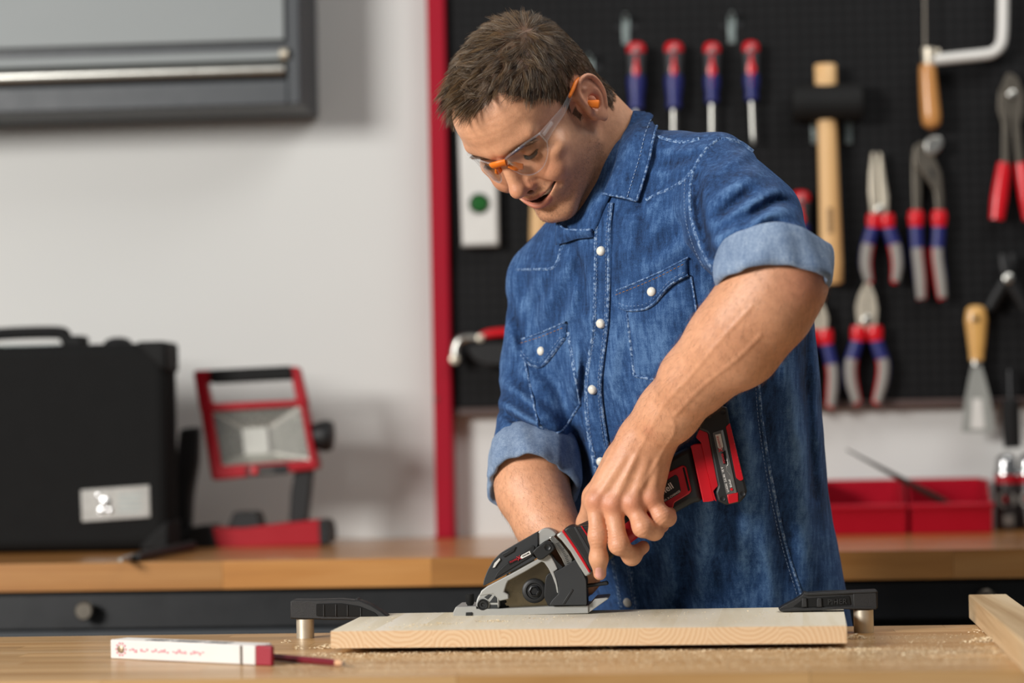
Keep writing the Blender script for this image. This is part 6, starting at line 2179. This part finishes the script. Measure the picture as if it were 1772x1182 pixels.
# rolled cuffs
def cuff(name, c, axis, r0, r1, w, up, seed, ell_=1.0):
    axis = f32(axis) / np.linalg.norm(axis)
    a = f32(up) - axis * float(f32(up) @ axis); a /= np.linalg.norm(a); b = np.cross(axis, a)
    ns, V = 72, []
    prof = [(-w, -.002, 0), (-w * 1.0, .003, 0), (-w * .8, .0055, .3), (-w * .55, .0062, .6), (-w * .3, .0066, .8), (-w * .1, .0060, 1), (-.004, .0050, 1), (0, .002, 1), (-.001, -.0015, 1), (-.006, -.004, 1), (-w * .5, -.006, .6), (-w, -.007, 0)]
    rr = np.random.default_rng(seed)
    ph = rr.uniform(0, 6.28, 8)
    for s, dr, k in prof:
        for j in range(ns):
            an = 2 * math.pi * j / ns
            t = (s + w) / w
            wob = 1.5 * .0016 * math.sin(3 * an + ph[0] + t * 2) + .0013 * math.sin(5 * an + ph[1] - t * 3) + .0009 * math.sin(9 * an + ph[2] + 4 * t) + .0006 * math.sin(15 * an + ph[3] + 3 * t)
            r = r0 + (r1 - r0) * t + dr + wob * (.6 + k)
            sa = s + .0025 * math.sin(2 * an + ph[4]) + .0015 * math.sin(4 * an + ph[5])
            V.append(f32(c) + axis * sa + (a * math.cos(an) * ell_ + b * math.sin(an)) * r)
    n = len(prof)
    Q = np.array([(i * ns + j, i * ns + (j + 1) % ns, (i + 1) * ns + (j + 1) % ns, (i + 1) * ns + j) for i in range(n - 1) for j in range(ns)])
    o = np_obj(name, np.array(V), Q, den_in, shirt)
    o['label'] = 'rolled cuff showing the pale reverse of the denim'
    sb = o.modifiers.new('smooth', 'SUBSURF'); sb.levels = 1; sb.render_levels = 1
    return o


cuff('cuff', cs(1343, 498, 2.732), CAX, .0615, .0600, .050, (0, 0, 1), 2)
cuff('cuff', cs(918, 842, 3.005), RAX, .0540, .0525, .062, (0, 0, 1), 5)

# trousers and shoes, below the table's edge
hipc = cs(1243, 1090, 3.15); hip = to_world(hipc[None])[0]


def legs(p):                                     # world-aligned metres
    L = np.array((hip[0] + .055, hip[1] - .06, .84)); Rr_ = np.array((hip[0] - .055, hip[1] + .06, .84))
    d = None
    for c, dx in ((L, .03), (Rr_, -.05)):
        e = chain(p, [c, c + np.array((dx * .5, -.03, -.36)), c + np.array((dx, .02, -.76))], [.088, .066, .058], .03)
        d = e if d is None else smin(d, e, .02)
    d = smin(d, ell(p, (hip[0], hip[1], .86), (.15, .14, .10)), .04)
    return smax(d, .045 - p[:, 2], .004)


Vt, Qt = polygonise(legs, np.array((hip[0] - .35, hip[1] - .35, .02), np.float32), np.array((hip[0] + .35, hip[1] + .35, 1.02), np.float32), .012)
invc = (Vt - CM[:3, 3]) @ CM[:3, :3]
np_obj('trousers', invc, Qt, den_dark, person)
for dx, dy in ((.085, -.06), (-.105, .06)):
    c = np.array((hip[0] + dx, hip[1] + dy, 0))
    f_ = np.array((-.62, -.78, 0))
    Vt, Qt = polygonise(lambda p: np.maximum(smin(rcone(p, c + np.array((0, 0, .045)), c + f_ * .17 + np.array((0, 0, .03)), .05, .036), rcone(p, c + np.array((0, 0, .05)), c + np.array((0, 0, .10)), .05, .05), .03), -p[:, 2]), c + np.array((-.3, -.3, -.01)), c + np.array((.3, .3, .2)), .008)
    np_obj('shoe', (Vt - CM[:3, 3]) @ CM[:3, :3], Qt, M['black_soft'], person)

# ------------------------------------------------------------------ safety glasses
clear_m, nt, bs = new_mat('clear_polycarbonate')
tr = node(nt, 'ShaderNodeBsdfTransparent', inp={0: (.985, .985, .985, 1)}); gls = node(nt, 'ShaderNodeBsdfGlossy', inp={'Roughness': .05})
mx = nt.nodes.new('ShaderNodeMixShader'); frn = node(nt, 'ShaderNodeFresnel', inp={0: 1.5})
nt.links.new(math_node(nt, 'MULTIPLY', frn.outputs[0], math_node(nt, 'ADD', .42, math_node(nt, 'MULTIPLY', noise(nt, coords(nt), 60), .1))), mx.inputs[0])
nt.links.new(tr.outputs[0], mx.inputs[1]); nt.links.new(gls.outputs[0], mx.inputs[2])
nt.links.new(mx.outputs[0], nt.nodes['Material Output'].inputs[0])
rim_m, nt, bs = new_mat('clear_edge')
bs.inputs['Base Color'].default_value = (.75, .75, .76, 1); bs.inputs['Roughness'].default_value = .12
tr = nt.nodes.new('ShaderNodeBsdfTransparent'); mx = nt.nodes.new('ShaderNodeMixShader')
nt.links.new(math_node(nt, 'ADD', .03, math_node(nt, 'MULTIPLY', noise(nt, coords(nt), 80), .14)), mx.inputs[0])
nt.links.new(tr.outputs[0], mx.inputs[1]); nt.links.new(bs.outputs[0], mx.inputs[2])
nt.links.new(mx.outputs[0], nt.nodes['Material Output'].inputs[0])
orange_m = mat('orange_rubber', '#f07c1c', .45, var=.08)


def hw(q):                      # head millimetres to world
    return to_world(from_head(np.asarray(q, float)))


glasses = empty('safety_glasses', hw((0, 108, 10)), 'clear wraparound safety glasses with orange nose piece on the man\'s face', 'safety glasses')


def lens_y(x): return 107.5 - x * x / 112.0


def smooth_through(xs, a, b):
    S = spline([np.array((x, y, 0.)) for x, y in zip(a, b)], 10)
    return np.interp(xs, S[:, 0], S[:, 1])


for sx in (1, -1):
    xs = np.linspace(8, 58, 26)
    topz = smooth_through(xs, [8, 20, 40, 58], [24, 29, 31, 29])
    botz = smooth_through(xs, [8, 11, 17, 27, 40, 51, 58], [17, 7, -4, -11, -10, 0, 15])
    V = []
    for th in (0, 1.8):
        for i, x in enumerate(xs):
            nx, ny = 2 * x / 112, 1.0
            l = math.hypot(nx, ny)
            for t in np.linspace(0, 1, 9):
                V.append((sx * (x - th * nx / l), lens_y(x) - th * ny / l - 1.2 * (1 - t) * 0, topz[i] + (botz[i] - topz[i]) * t))
    n1 = len(xs) * 9
    Q = [(i * 9 + j, i * 9 + j + 1, (i + 1) * 9 + j + 1, (i + 1) * 9 + j) for i in range(25) for j in range(8)]
    Q += [tuple(n1 + k for k in reversed(q)) for q in Q]
    for i in range(25):
        for j in (0, 8):
            Q.append((i * 9 + j, (i + 1) * 9 + j, n1 + (i + 1) * 9 + j, n1 + i * 9 + j))
    for j in range(8):
        for i in (0, 25): Q.append((i * 9 + j, i * 9 + j + 1, n1 + i * 9 + j + 1, n1 + i * 9 + j))
    ln_ = mesh_obj('lens', hw(V), Q, clear_m, glasses, smooth=True)
    top_e = [(sx * x, lens_y(x) - .6, z) for x, z in zip(xs, topz)]
    bot_e = [(sx * x, lens_y(x) - .6, z) for x, z in zip(xs, botz)]
    tube('rim', hw(top_e), .0013, rim_m, ln_, 8)
    tube('rim', hw(bot_e), .0008, rim_m, ln_, 8)
    arm = spline([(sx * 57, lens_y(57) + .5, 22), (sx * 67, 56, 23), (sx * 73, 36, 22), (sx * 76.5, 14, 24)], 8)
    V, Fc = tube_geo(hw(arm), np.interp(np.linspace(0, 1, len(arm)), [0, .25, 1], [.0088, .0065, .0035]), 10, .22, up=(CM[:3, :3] @ HR[:, 0]) * sx)
    mesh_obj('temple', V, Fc, rim_m, glasses, smooth=True)
    hing = [(sx * 60, lens_y(60) + 1.5, 25), (sx * 66, 58.5, 25)]
    tube('hinge', hw(hing), .0022, rim_m, glasses, 10)
    tp = spline([(sx * 76, 18, 24), (sx * 78, 6, 25), (sx * 78.5, -5, 25.5), (sx * 77, -15, 22)], 6)
    V, Fc = tube_geo(hw(tp), np.interp(np.linspace(0, 1, len(tp)), [0, .3, 1], [.0022, .0026, .0022]), 10)
    mesh_obj('temple_tip', V, Fc, orange_m, glasses, smooth=True)
    pad = spline([(sx * 9, lens_y(9) - 2, 16), (sx * 13.5, 101, 8), (sx * 19.5, 97.5, 2)], 6)
    V, Fc = tube_geo(hw(pad), np.interp(np.linspace(0, 1, len(pad)), [0, .45, 1], [.0030, .0056, .0034]), 12, .6)
    mesh_obj('nose_pad', V, Fc, orange_m, glasses, smooth=True)
br_ = spline([(-11, lens_y(11) - .2, 22), (-5, 108.3, 24), (0, 109, 24.5), (5, 108.3, 24), (11, lens_y(11) - .2, 22)], 6)
V, Fc = tube_geo(hw(br_), .0050, 12, .55, up=CM[:3, :3] @ HR[:, 1])
mesh_obj('nose_bridge', V, Fc, orange_m, glasses, smooth=True)

plug = empty('earplug', hw((80, -5, -3)), 'orange foam earplug in the man\'s ear', 'earplug')
pd = np.array((.80, -.25, -.55)); pd /= np.linalg.norm(pd)
pc = np.array((79.0, -1.0, -9.0))
ax_ = CM[:3, :3] @ (HR @ f32(pd))
lathe('foam', [(-.008, .0042), (0, .0046), (.008, .0052), (.0095, .0050), (.0105, .0036)], hw(pc), ax_, orange_m, plug, 22)
